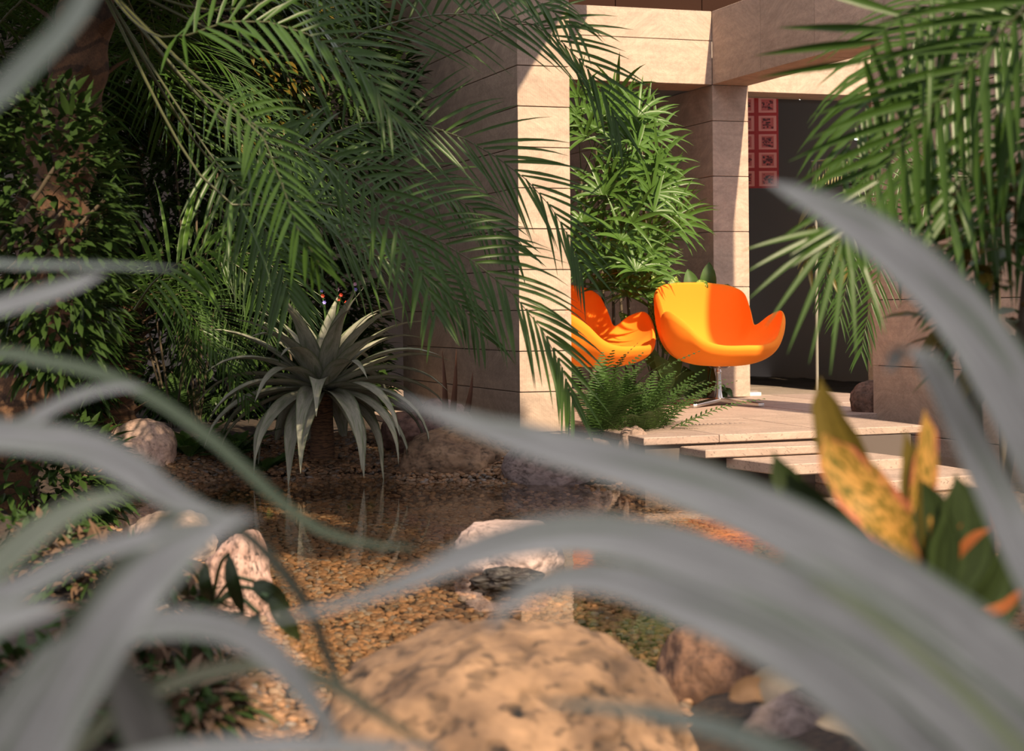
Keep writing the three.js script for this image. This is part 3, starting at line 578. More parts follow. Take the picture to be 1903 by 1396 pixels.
{
  // the big palm whose fronds sweep across the stone fin
  const p = thing('feather_palm', 'large feather palm on the left sweeping its fronds across the stone fin', 'palm');
  const crown = at(170, -50, 5.0);
  trunk(p, V(crown.x - 0.40, 0.08, crown.z - 0.1), crown, 0.11, 3);
  const reach = (l) => { let t = 0; for (let i = 1; i < l.length; i++) t += l[i].distanceTo(l[i - 1]); return 0.98 * l[0].distanceTo(l[1]) / t; };
  const big = (pts, o) => { const l = [crown, ...px3(pts, 5.0)]; return frond(p, l, { single: true, ...o, from: reach(l) }); };
  big([[560, 110, 4.9], [690, 55, 5.1], [798, 29, 5.2], [921, 29, 5.3], [1007, 52, 5.35], [1056, 89, 5.4], [1115, 160, 5.4], [1150, 235, 5.4]], { n: 34, len: 0.36, wid: 0.0145, seed: 1, face: V(-0.1, 0.35, 0.95), from: 0.2, droop: 0.3, ang: [1.2, 0.25] });
  big([[520, 300, 4.8], [640, 235, 5.0], [760, 228, 5.1], [850, 252, 5.2], [930, 297, 5.25], [1000, 355, 5.3], [1052, 430, 5.3], [1085, 510, 5.3]], { n: 34, len: 0.34, wid: 0.013, seed: 2, face: V(0.1, 0.4, 0.9), from: 0.2, droop: 0.28, ang: [1.2, 0.3] });
  big([[430, 380, 4.4], [560, 372, 4.6], [690, 398, 4.7], [800, 440, 4.75], [895, 497, 4.8], [975, 570, 4.8], [1035, 660, 4.8], [1070, 765, 4.8]], { n: 40, len: 0.34, wid: 0.014, seed: 3, face: V(-0.1, 0.5, 0.85), from: 0.15, droop: 0.55, mat: L.palm, alt: L.palm, ang: [1.3, 0.25] });
  big([[420, 190, 3.6], [470, 225, 3.6], [505, 290, 3.6], [530, 360, 3.6], [555, 430, 3.6], [600, 500, 3.65]], { n: 18, len: 0.16, wid: 0.011, seed: 4, mat: L.palm, face: V(-0.35, 0.3, 0.9), from: 0.1, droop: 0.5 });
  big([[500, 250, 4.2], [600, 285, 4.3], [690, 350, 4.3], [745, 430, 4.3], [790, 520, 4.3], [815, 600, 4.3]], { n: 20, len: 0.24, wid: 0.013, seed: 5, face: V(-0.2, 0.4, 0.9), from: 0.1, droop: 0.55, alt: L.palm });
  big([[330, 70, 3.9], [420, 40, 3.9], [520, 45, 3.9], [620, 90, 3.9], [690, 150, 3.9], [730, 220, 3.9]], { n: 22, len: 0.24, wid: 0.014, seed: 6, single: false, mat: L.palm, face: V(0, 0.6, 0.8), from: 0.1, droop: 0.3 });
  const more = (pts, o) => { const l = [crown, ...px3(pts, 5.0)]; return frond(p, l, { from: reach(l), n: 30, len: 0.3, wid: 0.016, face: V(0, 0.5, 0.85), ...o }); };
  more([[440, 240, 5.6], [620, 300, 5.8], [760, 330, 5.9], [880, 390, 6.0], [960, 470, 6.0]], { seed: 12, mat: L.palm, droop: 0.6 });
  more([[420, 330, 5.4], [560, 400, 5.5], [660, 460, 5.6], [760, 500, 5.7], [850, 560, 5.7], [900, 630, 5.7]], { seed: 13, mat: L.palm, droop: 0.9 });
  more([[400, 300, 4.6], [470, 390, 4.6], [520, 480, 4.6], [540, 560, 4.6]], { seed: 14, mat: L.palm, droop: 0.6, n: 20 });
  more([[420, 20, 4.8], [600, -40, 4.9], [800, -60, 5.0], [960, -20, 5.1], [1080, 60, 5.1]], { seed: 15, mat: L.palm, droop: 0.7 });
  randomFronds(p, crown, 24, 1.35, 41, { mats: [L.palm], wid: 0.013 });
  // low palm behind, its yellow-green fronds over the pink boulder
  const q = thing('dwarf_palm', 'low dark-trunked palm with bright green drooping fronds behind the pink boulder', 'palm');
  const c2p = at(225, 560, 7.1);
  trunk(q, V(c2p.x - 0.05, 0.1, c2p.z), c2p, 0.13, 8);
  frond(q, px3([[250, 575, 6.0], [290, 520, 5.9], [345, 482, 5.9], [420, 462, 5.9]], 6), { n: 14, single: true, len: 0.34, wid: 0.02, seed: 21, face: V(0.5, 0.55, 0.6), droop: 1.1, mat: leafMat(0.10, 0.20, 0.03, 0.35, 0.35), ang: [1.4, 0.7] });
  for (const [k, l] of [[[[330, 520], [400, 480], [460, 510], [490, 580], [500, 640]], 0.26], [[[300, 560], [360, 540], [410, 580], [440, 640], [450, 690]], 0.24], [[[400, 500], [450, 470], [500, 490], [540, 550], [560, 600]], 0.24], [[[270, 560], [310, 540], [340, 580], [355, 640], [360, 690]], 0.22]].entries())
    frond(q, px3(l[0], 7.0 + k * 0.15), { n: 30, len: l[1], wid: 0.009, seed: 30 + k, face: V(-0.1, 0.3, 0.95), droop: 0.5, mat: k % 2 ? L.fern : L.palm });
  randomFronds(q, c2p, 12, 0.8, 43, { mats: [L.palm] });
  // palm beyond, filling the dark upper corner
  const r = thing('feather_palm', 'dark feather palm in the upper corner behind the low palm', 'palm');
  const c3p = at(90, 120, 6.6);
  trunk(r, V(c3p.x, 0.1, c3p.z), c3p, 0.12, 9);
  randomFronds(r, c3p, 22, 1.5, 47, { mats: [L.palm, L.palm, L.palm] });
  const s = thing('feather_palm', 'slender dark palm behind the bromeliad in deep shade', 'palm');
  const c4p = at(430, 330, 9.6);
  trunk(s, V(c4p.x + 0.05, 0.1, c4p.z), c4p, 0.07, 10);
  randomFronds(s, c4p, 20, 1.2, 53, { mats: [L.palm] });
}
{ // the near palm at the upper right, out of focus
  const p = thing('feather_palm', 'near palm hanging out-of-focus dark fronds over the upper right', 'palm');
  const crown = V(1.45, 1.75, -2.3);
  trunk(p, V(1.6, 0.05, -2.2), crown, 0.08, 12);
  const big = (pts, o) => frond(p, [crown, ...px3(pts, 2.6)], { single: true, mat: L.palm, wid: 0.015, from: 0.24, ...o });
  big([[2050, -120, 2.4], [1930, -10, 2.45], [1830, 90, 2.5], [1730, 200, 2.55], [1640, 320, 2.6], [1560, 445, 2.6]], { n: 26, len: 0.25, seed: 61, face: V(0.2, 0.2, 0.95), droop: 0.35, ang: [1.15, 0.6] });
  big([[2080, 60, 2.5], [1960, 110, 2.5], [1870, 190, 2.55], [1800, 300, 2.6], [1760, 420, 2.6]], { n: 22, len: 0.26, seed: 62, face: V(0.1, 0.3, 0.95), droop: 0.45 });
  big([[2000, -140, 2.5], [1880, -80, 2.5], [1760, -30, 2.55], [1660, 40, 2.55], [1590, 130, 2.6]], { n: 22, len: 0.30, seed: 63, face: V(0.1, 0.1, 1), droop: 0.1, ang: [1.2, 0.9], lift: 0.05 });
  big([[2060, 250, 2.9], [1960, 300, 2.9], [1880, 380, 2.9], [1820, 480, 2.9], [1790, 600, 2.9]], { n: 20, len: 0.26, seed: 64, face: V(0.2, 0.3, 0.9), droop: 0.4, mat: L.palm });
  { const f = p.children.find((c) => c.name === 'frond');
    for (const [x, y] of [[1384, 482], [1392, 520], [1398, 566], [1432, 610], [1470, 655], [1508, 672], [1545, 692], [1590, 660], [1640, 620]]) {
      const a = at(1566 + (1500 - x) * -0.12, 425 + (x > 1500 ? 15 : 0), 2.6), b = at(x, y, 2.55), o = blank(); blade(o, a, b.clone().sub(a).add(V(0, 0.03, 0)), V(0.2, 0.5, 0.9), a.distanceTo(b) * 1.03, 0.012, { droop: 0.15, fold: 0.4, seg: 6 }); mesh('leaflet', built(o), L.palm, f);
    } }
  frond(p, [crown, ...px3([[2000, 0, 3.2], [1880, 60, 3.2], [1780, 160, 3.2], [1700, 290, 3.2], [1650, 430, 3.2]], 3)], { from: 0.4, n: 30, len: 0.3, wid: 0.015, seed: 65, mat: L.palm, droop: 0.7, face: V(0, 0.5, 0.9) });
  frond(p, [crown, ...px3([[2000, -60, 3.4], [1860, -20, 3.4], [1720, 60, 3.4], [1620, 180, 3.4], [1560, 320, 3.4]], 3)], { from: 0.4, n: 30, len: 0.3, wid: 0.015, seed: 66, mat: L.palm, droop: 0.7, face: V(0, 0.5, 0.9) });
  frond(p, [crown, ...px3([[2050, 120, 3.3], [1940, 220, 3.3], [1860, 340, 3.3], [1800, 470, 3.3]], 3)], { from: 0.4, n: 28, len: 0.28, wid: 0.014, seed: 67, mat: L.palm, droop: 0.7, face: V(0, 0.5, 0.9) });
  randomFronds(p, crown, 4, 0.9, 71, { mats: [L.palm, L.palm] }, V(0.9, 0.1, 0.4));
  // small feathery palm standing in the doorway gloom
  const f = thing('parlor_palm', 'feathery dark palm hanging in front of the black doorway', 'palm');
  for (const [k, l] of [[[1700, 330], [1640, 360], [1600, 430], [1575, 520], [1560, 600]], [[1720, 380], [1660, 430], [1630, 520], [1610, 600], [1600, 660]], [[1690, 300], [1620, 320], [1570, 390], [1540, 470], [1530, 560]]].entries())
    frond(f, [at(1840, 330, 5.2), ...px3(l, 5.2 + k * 0.1)], { n: 30, len: 0.16, wid: 0.008, seed: 80 + k, mat: L.palm, droop: 0.5, face: V(-0.2, 0.3, 0.9) });
  const fc = at(1840, 330, 5.2);
  { const R = rng(17); for (let k = 0; k < 34; k++) { const o = blank(); blade(o, at(1500 + R() * 75, 375 + R() * 130, 5.1 + R() * 0.2), V(R() - 0.6, R() - 0.7, 0.3), V(0, 0.4, 1), 0.09 + R() * 0.05, 0.02, { seg: 4, droop: 0.4 }); mesh('leaf', built(o), L.crotonOlive, f); } }
  mesh('stem', tube([V(fc.x + 0.05, 0.0, fc.z), V(fc.x + 0.03, 0.6, fc.z), fc], 0.015, 10, 6), L.cane, f);
}

// ------------------------------------------------------------------ lady palm behind the fin
{
  const p = thing('lady_palm', 'bushy sunlit lady palm with fan leaves between the fin and the chairs', 'palm');
  const R = rng(101), canes = [];
  for (let k = 0; k < 9; k++) {
    const b = at(1075 + k * 17 + R() * 14, 742, 9.6 + R() * 0.3); b.y = 0.14;
    const topY = 1.2 + R() * 0.95, top = V(b.x + (R() - 0.5) * 0.2, topY, b.z + (R() - 0.5) * 0.2);
    canes.push([b, top]);
    mesh('cane', tube([b, b.clone().lerp(top, 0.5).add(V((R() - 0.5) * 0.05, 0, 0)), top], 0.011, 12, 6), L.cane, p);
  }
  let singles = 0;
  for (let k = 0; k < 84; k++) {
    const y = 165 + Math.pow(R(), 0.9) * 385, xr = y < 215 ? 1200 : y < 340 ? lerp(1200, 1265, (y - 215) / 125) : y < 440 ? 1260 : 1225;
    const x = lerp(1050, xr, Math.pow(R(), 0.75)), d = (y > 505 ? 9.3 : 8.35) + R() * (y > 505 ? 0.3 : 0.9), hub = at(x, y, d);
    const cane = canes[Math.floor(R() * canes.length)], q = cane[0].clone().lerp(cane[1], clamp((hub.y - cane[0].y - 0.1) / (cane[1].y - cane[0].y), 0.3, 1));
    const out = V((x - 1130) / 200 + (R() - 0.5) * 0.7, 0.35 + (R() - 0.5) * 0.9, 0.55 + R() * 0.5).normalize();
    const f = mesh('fan_leaf', tube([q, q.clone().lerp(hub, 0.6).add(V(0, 0.04, 0)), hub], 0.003, 6, 5), L.fern, p);
    const S = out.clone().cross(V(0, 1, 0)).normalize(), U = S.clone().cross(out).normalize();
    const n = 6 + Math.floor(R() * 4), len = 0.21 + R() * 0.1, mat = R() < 0.3 ? L.rhapis : L.rhapis, all = blank(), one = d < 8.7 && singles < 290;
    const tilt = (R() - 0.5) * 1.2 - (x - 1130) * 0.004;
    for (let i = 0; i < n; i++) {
      const a = lerp(-1.75, 1.75, i / (n - 1)) + tilt, dir = S.clone().multiplyScalar(Math.sin(a)).addScaledVector(U, Math.cos(a) * 0.9).addScaledVector(out, 0.45);
      const o = one ? blank() : all;
      blade(o, hub, dir, out, len * (0.8 + 0.25 * Math.cos(a - tilt) + R() * 0.1), 0.023 + R() * 0.009, { droop: 0.75, fold: 0.45, seg: 6 });
      if (one) { mesh('leaflet', built(o), mat, f); singles++; }
    }
    if (!one) mesh('leaflets', built(all), mat, f).userData.kind = 'stuff';
  }
}

// ------------------------------------------------------------------ rosettes with strap leaves
function rosette(parent, c, n, len, wid, { inc = [0.12, 2.0], mat = [L.silver], seed = 1, recurve = 1.0, gutter = 0.3, seg = 12, name = 'leaf' } = {}) {
  const R = rng(seed);
  for (let k = 0; k < n; k++) {
    const az = k * 2.39996 + (R() - 0.5) * 0.3, u = k / (n - 1), i0 = lerp(inc[0], inc[1], Math.pow(u, 0.85)) * 0.62, l = len * (0.8 + 0.25 * Math.sin(u * 3) + R() * 0.15);
    const h = V(Math.cos(az), 0, Math.sin(az)), pts = []; let p = c.clone().addScaledVector(h, 0.02 + 0.02 * u), a = i0;
    const bend = recurve * (0.5 + u * 0.9) * (0.75 + R() * 0.5);
    for (let s = 0; s <= 6; s++) { pts.push(p.clone()); p = p.clone().addScaledVector(h, Math.sin(a) * l / 6).add(V(0, Math.cos(a) * l / 6, 0)); a = Math.min(a + bend / 6 * (0.5 + s * 0.28), 3.0); }
    const nrm = (t) => h.clone().multiplyScalar(-0.35).add(V(0, 1, 0)).addScaledVector(h, t * t * 1.4);
    mesh(name, strap(pts, (t) => wid * 0.5 * (0.75 + 0.5 * Math.sin(Math.PI * Math.min(1, t * 1.15 + 0.1))) * (t > 0.35 ? 1 - Math.pow((t - 0.35) / 0.65, 2.2) : 1), nrm, { seg, across: 4, gutter, thick: 0.002, twist: (R() - 0.5) * 0.5 }), mat[Math.floor(R() * mat.length)], parent);
  }
}
{
  const c = at(598, 718, 6.95);
  const b = thing('silver_bromeliad', 'silver-green rosette bromeliad with arching strap leaves above the gravel shore', 'bromeliad', c);
  rosette(b, V(0, -0.02, 0), 64, 0.60, 0.078, { seed: 5, mat: [L.bromeliad], inc: [0.25, 3.3], recurve: 1.35 });
  mesh('stem', new THREE.CylinderGeometry(0.05, 0.06, 0.34, 12).translate(0, -0.18, 0), bark, b);
  const sp = at(850, 770, 7.1), spike = thing('spiky_bromeliad', 'three stiff reddish spikes standing before the stone fin', 'bromeliad', V(sp.x, 0.2, sp.z));
  for (const [x, y, x0] of [[822, 652, 828], [848, 648, 842], [879, 690, 868]]) {
    const t = at(x, y, 7.1).sub(spike.position), o = at(x0, 765, 7.1).sub(spike.position);
    mesh('leaf', strap([o, o.clone().lerp(t, 0.5).add(V(0.004, 0, 0.01)), t], (q) => 0.016 * (1 - Math.pow(q, 1.3)) + 0.0006, V(0, 0.1, 1), { seg: 8, across: 4, gutter: 0.35 }), L.redSpike, spike);
  }
}
// ------------------------------------------------------------------ ferns
function fern(label, c, n, len, seed, { mats = [L.fern], pinna = 0.055, wid = 0.011, up = 0.9, spread = [0, 6.283], name = 'fern' } = {}) {
  const o = thing(name, label, 'fern', c), R = rng(seed);
  for (let k = 0; k < n; k++) {
    const az = lerp(spread[0], spread[1], (k + R() * 0.8) / n), h = V(Math.cos(az), 0, Math.sin(az)), l = len * (0.65 + R() * 0.5), e = up * (0.55 + R() * 0.6), pts = [];
    for (let i = 0; i <= 5; i++) { const t = i / 5; pts.push(V(0, 0, 0).addScaledVector(h, l * (t * Math.cos(e) + 0.22 * t * t) + 0.01).add(V(0, l * (Math.sin(e) * t - 0.32 * t * t), 0))); }
    const cv = curve(pts), out = blank(), m = 24;
    for (let i = 0; i < m; i++) for (const s of [-1, 1]) {
      const t = lerp(0.1, 0.99, i / (m - 1)), p = cv.getPointAt(t), T = cv.getTangentAt(t), S = T.clone().cross(V(0, 1, 0.15)).normalize(), N = S.clone().cross(T);
      blade(out, p, T.clone().multiplyScalar(0.42).addScaledVector(S, s).addScaledVector(N, 0.12), N, pinna * Math.sin(Math.PI * (0.12 + t * 0.86)) * (0.9 + R() * 0.2) + 0.006, wid, { seg: 3, droop: 0.25 + R() * 0.2, fold: 0.25 });
    }
    const stalk = tube(pts, (t) => 0.0025 * (1.1 - t), 10, 4);
    mesh('frond', mergeGeometries([built(out), stalk]), mats[Math.floor(R() * mats.length)], o);
  }
  return o;
}
{
  const g = (x, y, d) => { const p = at(x, y, d); p.y = groundY(p.x, p.z) + 0.02; return p; };
  fern('large feathery green fern at the foot of the left fin', g(1115, 800, 7.3), 38, 0.74, 7, { mats: [L.fern, L.fern, L.fern], up: 1.4, spread: [-1.95, 1.75], pinna: 0.07, wid: 0.012 });
  fern('bright green fern arching over the corner of the paving', g(1188, 800, 7.35), 30, 0.66, 8, { mats: [L.fern, L.fern], up: 1.3, spread: [-2.2, 2.2], pinna: 0.07, wid: 0.012 });
  fern('low crinkled fern directly right of the pink boulder', g(352, 845, 7.0), 18, 0.26, 9, { mats: [L.fern, L.rhapis], pinna: 0.035, wid: 0.014, up: 1.0 });
  fern('low dark fern between the pink boulder and the bromeliad', g(430, 848, 7.1), 18, 0.28, 10, { mats: [L.fern, L.fern], pinna: 0.035, wid: 0.014, up: 1.0 });
  fern('small shaded fern under the left of the bromeliad', g(490, 850, 6.95), 14, 0.2, 12, { mats: [L.fern], pinna: 0.03, wid: 0.013, up: 0.9 });
  fern('dark fern in the gloom behind the low ferns', g(330, 800, 7.9), 18, 0.4, 13, { mats: [L.fern], up: 1.2 });
  fern('small trailing fern in front of the pink boulder', at(205, 905, 6.3).setY(0.05), 10, 0.16, 14, { mats: [L.rhapis], pinna: 0.025, wid: 0.01, up: 0.6 });
}
// ------------------------------------------------------------------ broad leaves
const oval = (w, peak = 0.45) => (t) => w * Math.pow(Math.sin(Math.PI * Math.pow(t, Math.log(0.5) / Math.log(peak))), 0.8) + 0.0004;
function broad(label, name, category, base, leaves, group) { // leaves: [tipPx, tipPy, depth, basePx, basePy, halfWidth, material, facing]
  const o = thing(name, label, category, undefined, group);
  for (const [tx, ty, d, bx, by, w, mat, n] of leaves) {
    const t = at(tx, ty, d), b = at(bx, by, d - 0.02), m = b.clone().lerp(t, 0.5).add(V(0, 0.10 * b.distanceTo(t), 0.03));
    const l = mesh('leaf', strap([b, m, t], oval(w), n ?? V(0, 0.5, 0.85), { seg: 12, across: 6, gutter: 0.22, thick: 0.0008, wave: 0.002 }), mat, o);
    mesh('stalk', tube([base.clone(), base.clone().lerp(b, 0.6).add(V(0, 0.03, 0)), b], 0.004, 8, 5), L.fern, l);
  }
  return o;
}
{
  const b1 = at(1225, 745, 9.25); b1.y = 0.16;
  broad('cream mottled broad-leaved plant between the two orange chairs', 'mottled_foliage_plant', 'plant', b1, [
    [1212, 505, 9.45, 1240, 590, 0.055, L.mottled], [1258, 512, 9.5, 1236, 585, 0.05, L.mottled], [1205, 560, 9.4, 1232, 640, 0.05, L.mottled], [1222, 600, 9.45, 1240, 660, 0.04, L.mottled], [1245, 540, 9.5, 1222, 630, 0.05, L.mottled],
    [1150, 580, 9.7, 1190, 640, 0.05, L.mottled], [1185, 640, 9.1, 1225, 690, 0.05, L.fern], [1215, 660, 9.0, 1250, 720, 0.05, L.fern], [1262, 640, 9.2, 1245, 720, 0.05, L.fern], [1290, 690, 9.3, 1250, 740, 0.05, L.fern]]);
  const b2 = at(1310, 745, 9.45); b2.y = 0.18;
  broad('dark green broad-leaved plant showing above the chair back', 'broad_leaf_plant', 'plant', b2, [
    [1318, 487, 9.45, 1312, 560, 0.055, L.fern], [1278, 500, 9.45, 1288, 565, 0.055, L.fern], [1300, 520, 9.4, 1306, 545, 0.04, L.mottled], [1352, 528, 9.45, 1345, 560, 0.05, L.fern], [1290, 640, 9.45, 1300, 735, 0.06, L.fern], [1270, 680, 9.4, 1285, 745, 0.06, L.fern], [1315, 670, 9.5, 1310, 740, 0.06, L.crotonOlive]]);
  const b3 = at(1344, 748, 9.3); b3.y = 0.2;
  broad('small dark seedling beside the chair stem', 'seedling', 'plant', b3, [[1362, 738, 9.3, 1344, 722, 0.022, L.fern], [1352, 742, 9.3, 1342, 728, 0.018, L.fern], [1336, 720, 9.3, 1350, 722, 0.02, L.fern]]);
}
{ // shrubs and undergrowth that fill the dark back of the garden
  const shrub = (label, c, r, n, leaf, seed, mats, group, shift = 0) => {
    const R = rng(seed), o = thing('shrub', label, 'shrub', V(c.x, Math.min(0.1, c.y - 0.05), c.z), group), outs = mats.map(() => blank());
    for (let k = 0; k < 5; k++) { const a = R() * 6.28; mesh('branch', tube([V(shift, 0, 0), V(shift + Math.cos(a) * r[0] * 0.3, (c.y - o.position.y) * 0.6, Math.sin(a) * r[2] * 0.3), V(Math.cos(a) * r[0] * 0.7, c.y - o.position.y + r[1] * 0.4 * R(), Math.sin(a) * r[2] * 0.6)], 0.007, 8, 5), L.cane, o); }
    for (let i = 0; i < n; i++) {
      const d = V(R() * 2 - 1, R() * 2 - 1, R() * 2 - 1); if (d.lengthSq() > 1) { i--; continue; } d.normalize().multiplyScalar(0.55 + 0.45 * Math.sqrt(R()));
      const p = V(d.x * r[0], c.y - o.position.y + d.y * r[1], d.z * r[2]);
      blade(outs[Math.floor(R() * mats.length)], p, V(d.x + R() - 0.5, d.y * 0.5 + R() * 0.9 - 0.5, d.z + R() - 0.3), V(R() - 0.5, 1, R() - 0.5), leaf * (0.6 + R() * 0.8), leaf * 0.36, { seg: 3, droop: 0.4, fold: 0.25 });
    }
    outs.forEach((q, i) => mesh('foliage', built(q), mats[i], o));
  };
  const S = [L.shrub, L.shrub], G = 'shrubs in the dark back of the garden';
  shrub('small-leaved shrub filling the top left corner', at(90, 90, 7.6), [0.75, 0.6, 0.5], 2600, 0.09, 1, S);
  shrub('shrub high behind the big palm, flecked with olive leaves for sun sparkle', at(360, 90, 7.8), [0.8, 0.6, 0.5], 3200, 0.085, 2, [L.shrub, L.shrub, L.crotonOlive]);  // paler olive leaves mixed in as flecks of sun
  shrub('dense dark shrub behind the palm crown', at(560, 190, 8.2), [0.7, 0.75, 0.4], 2600, 0.09, 3, S);
  shrub('dark shrub at the left edge of the view', at(60, 400, 7.2), [0.5, 0.6, 0.45], 2200, 0.085, 4, S);
  shrub('dark shrub left of the low palm trunk', at(90, 640, 6.8), [0.42, 0.4, 0.4], 1800, 0.08, 5, S);
  shrub('dark shrub in shade above the low ferns', at(400, 640, 8.6), [0.8, 0.5, 0.4], 2400, 0.09, 6, [L.shrub]);
  shrub('dark shrub behind the silver bromeliad', at(560, 600, 9.2), [0.55, 0.6, 0.4], 2400, 0.09, 7, [L.shrub]);
  shrub('tall dense shrub against the rear wall behind the palms', at(240, 300, 10.6), [1.5, 0.95, 0.4], 5200, 0.13, 31, S);
  shrub('low dense shrub against the rear wall behind the ferns', at(330, 640, 10.6), [1.5, 0.75, 0.4], 3600, 0.13, 32, S);
  shrub('dark mid-height shrub between the two palms', at(320, 380, 8.0), [0.8, 0.6, 0.5], 2600, 0.09, 8, S);
  shrub('dark shrub just left of the stone fin top', at(590, 130, 9.2), [0.5, 0.68, 0.3], 2000, 0.09, 9, S);
  shrub('dark leafy shrub in front of the palm trunk at the left', at(90, 430, 4.5), [0.25, 0.5, 0.25], 1700, 0.07, 16, [L.shrub, L.shrub], undefined, -0.35);
  shrub('low dark undergrowth at the left bank', at(70, 900, 5.2), [0.34, 0.26, 0.4], 1500, 0.07, 10, S);
  shrub('dark undergrowth under the hanging palm fronds', at(640, 700, 8.8), [0.3, 0.35, 0.3], 900, 0.09, 12, [L.shrub]);
  shrub('green shrub behind the grey stone fin edge', at(1850, 520, 3.0), [0.15, 0.24, 0.15], 300, 0.09, 14, [L.palm, L.crotonOlive]);
  for (const [label, x, y, d, r, n, sd] of [['low dark leafy clump at the left edge of the near bank', 30, 1030, 3.6, 0.22, 700, 21], ['low dark leafy clump below the low pale rock', 190, 1070, 3.5, 0.2, 700, 22], ['low dark leafy clump behind the drooping left silver leaf', 275, 1160, 2.9, 0.16, 600, 23], ['low dark clump beside the near gravel', 330, 1320, 2.35, 0.12, 420, 24], ['low dark clump at the lower left corner', 60, 1300, 2.3, 0.18, 600, 25]])
    shrub(label, at(x, y, d), [r, r * 0.45, r], n, 0.05, sd, [L.shrub, L.dead]);
  // flowers glinting in the gloom
  const fl = thing('flower_cluster', 'tiny red and violet flowers glinting behind the bromeliad', 'flowers');
  const R = rng(9), cols = [lin(0.75, 0.08, 0.04), lin(0.35, 0.3, 0.85), lin(0.8, 0.45, 0.6)].map((c) => std({ color: c, roughness: 0.5 }));
  const stemBase = at(612, 700, 7.9);
  for (const [x, y, k] of [[598, 540, 1], [603, 562, 1], [600, 550, 0], [630, 556, 0], [634, 548, 0], [628, 538, 2], [660, 528, 2], [661, 538, 1], [644, 562, 0]]) {
    const c = at(x, y, 7.9), o = blank();
    for (let i = 0; i < 6; i++) blade(o, c, V(Math.cos(i * 1.05), Math.sin(i * 1.05), 0.6), V(0, 0, 1), 0.014, 0.012, { seg: 3, droop: 0.1 });
    const f = mesh('flower', built(o), cols[k], fl); mesh('stalk', tube([stemBase, stemBase.clone().lerp(c, 0.6).add(V(0, 0.04, 0)), c], 0.003, 8, 4), L.fern, f);
  }
}

// ------------------------------------------------------------------ near, out-of-focus silver strap leaves
function nearLeaf(parent, pts, d, { n = V(0, 0.55, 0.85), mat = L.silver, gutter = 0.22, name = 'leaf', root } = {}) { // pts: [px, py, half width in px, depth]
  const p3 = pts.map(([x, y, , dd]) => at(x, y, dd ?? d)), ws = pts.map(([, , w, dd]) => w * 1.04 * (dd ?? d) / F), len = [0];
  if (root) { p3.push(root.clone()); ws.push(0.016); }
  for (let i = 1; i < p3.length; i++) len.push(len[i - 1] + p3[i].distanceTo(p3[i - 1]));
  const tot = len[len.length - 1];
  const hw = (t) => { const s = t * tot; for (let i = 1; i < len.length; i++) if (s <= len[i] + 1e-9) return lerp(ws[i - 1], ws[i], smooth(len[i - 1], len[i], s)); return ws[ws.length - 1]; };
  return mesh(name, strap(p3, hw, n, { seg: 36, across: 8, gutter, thick: 0.002 }), mat, parent);
}
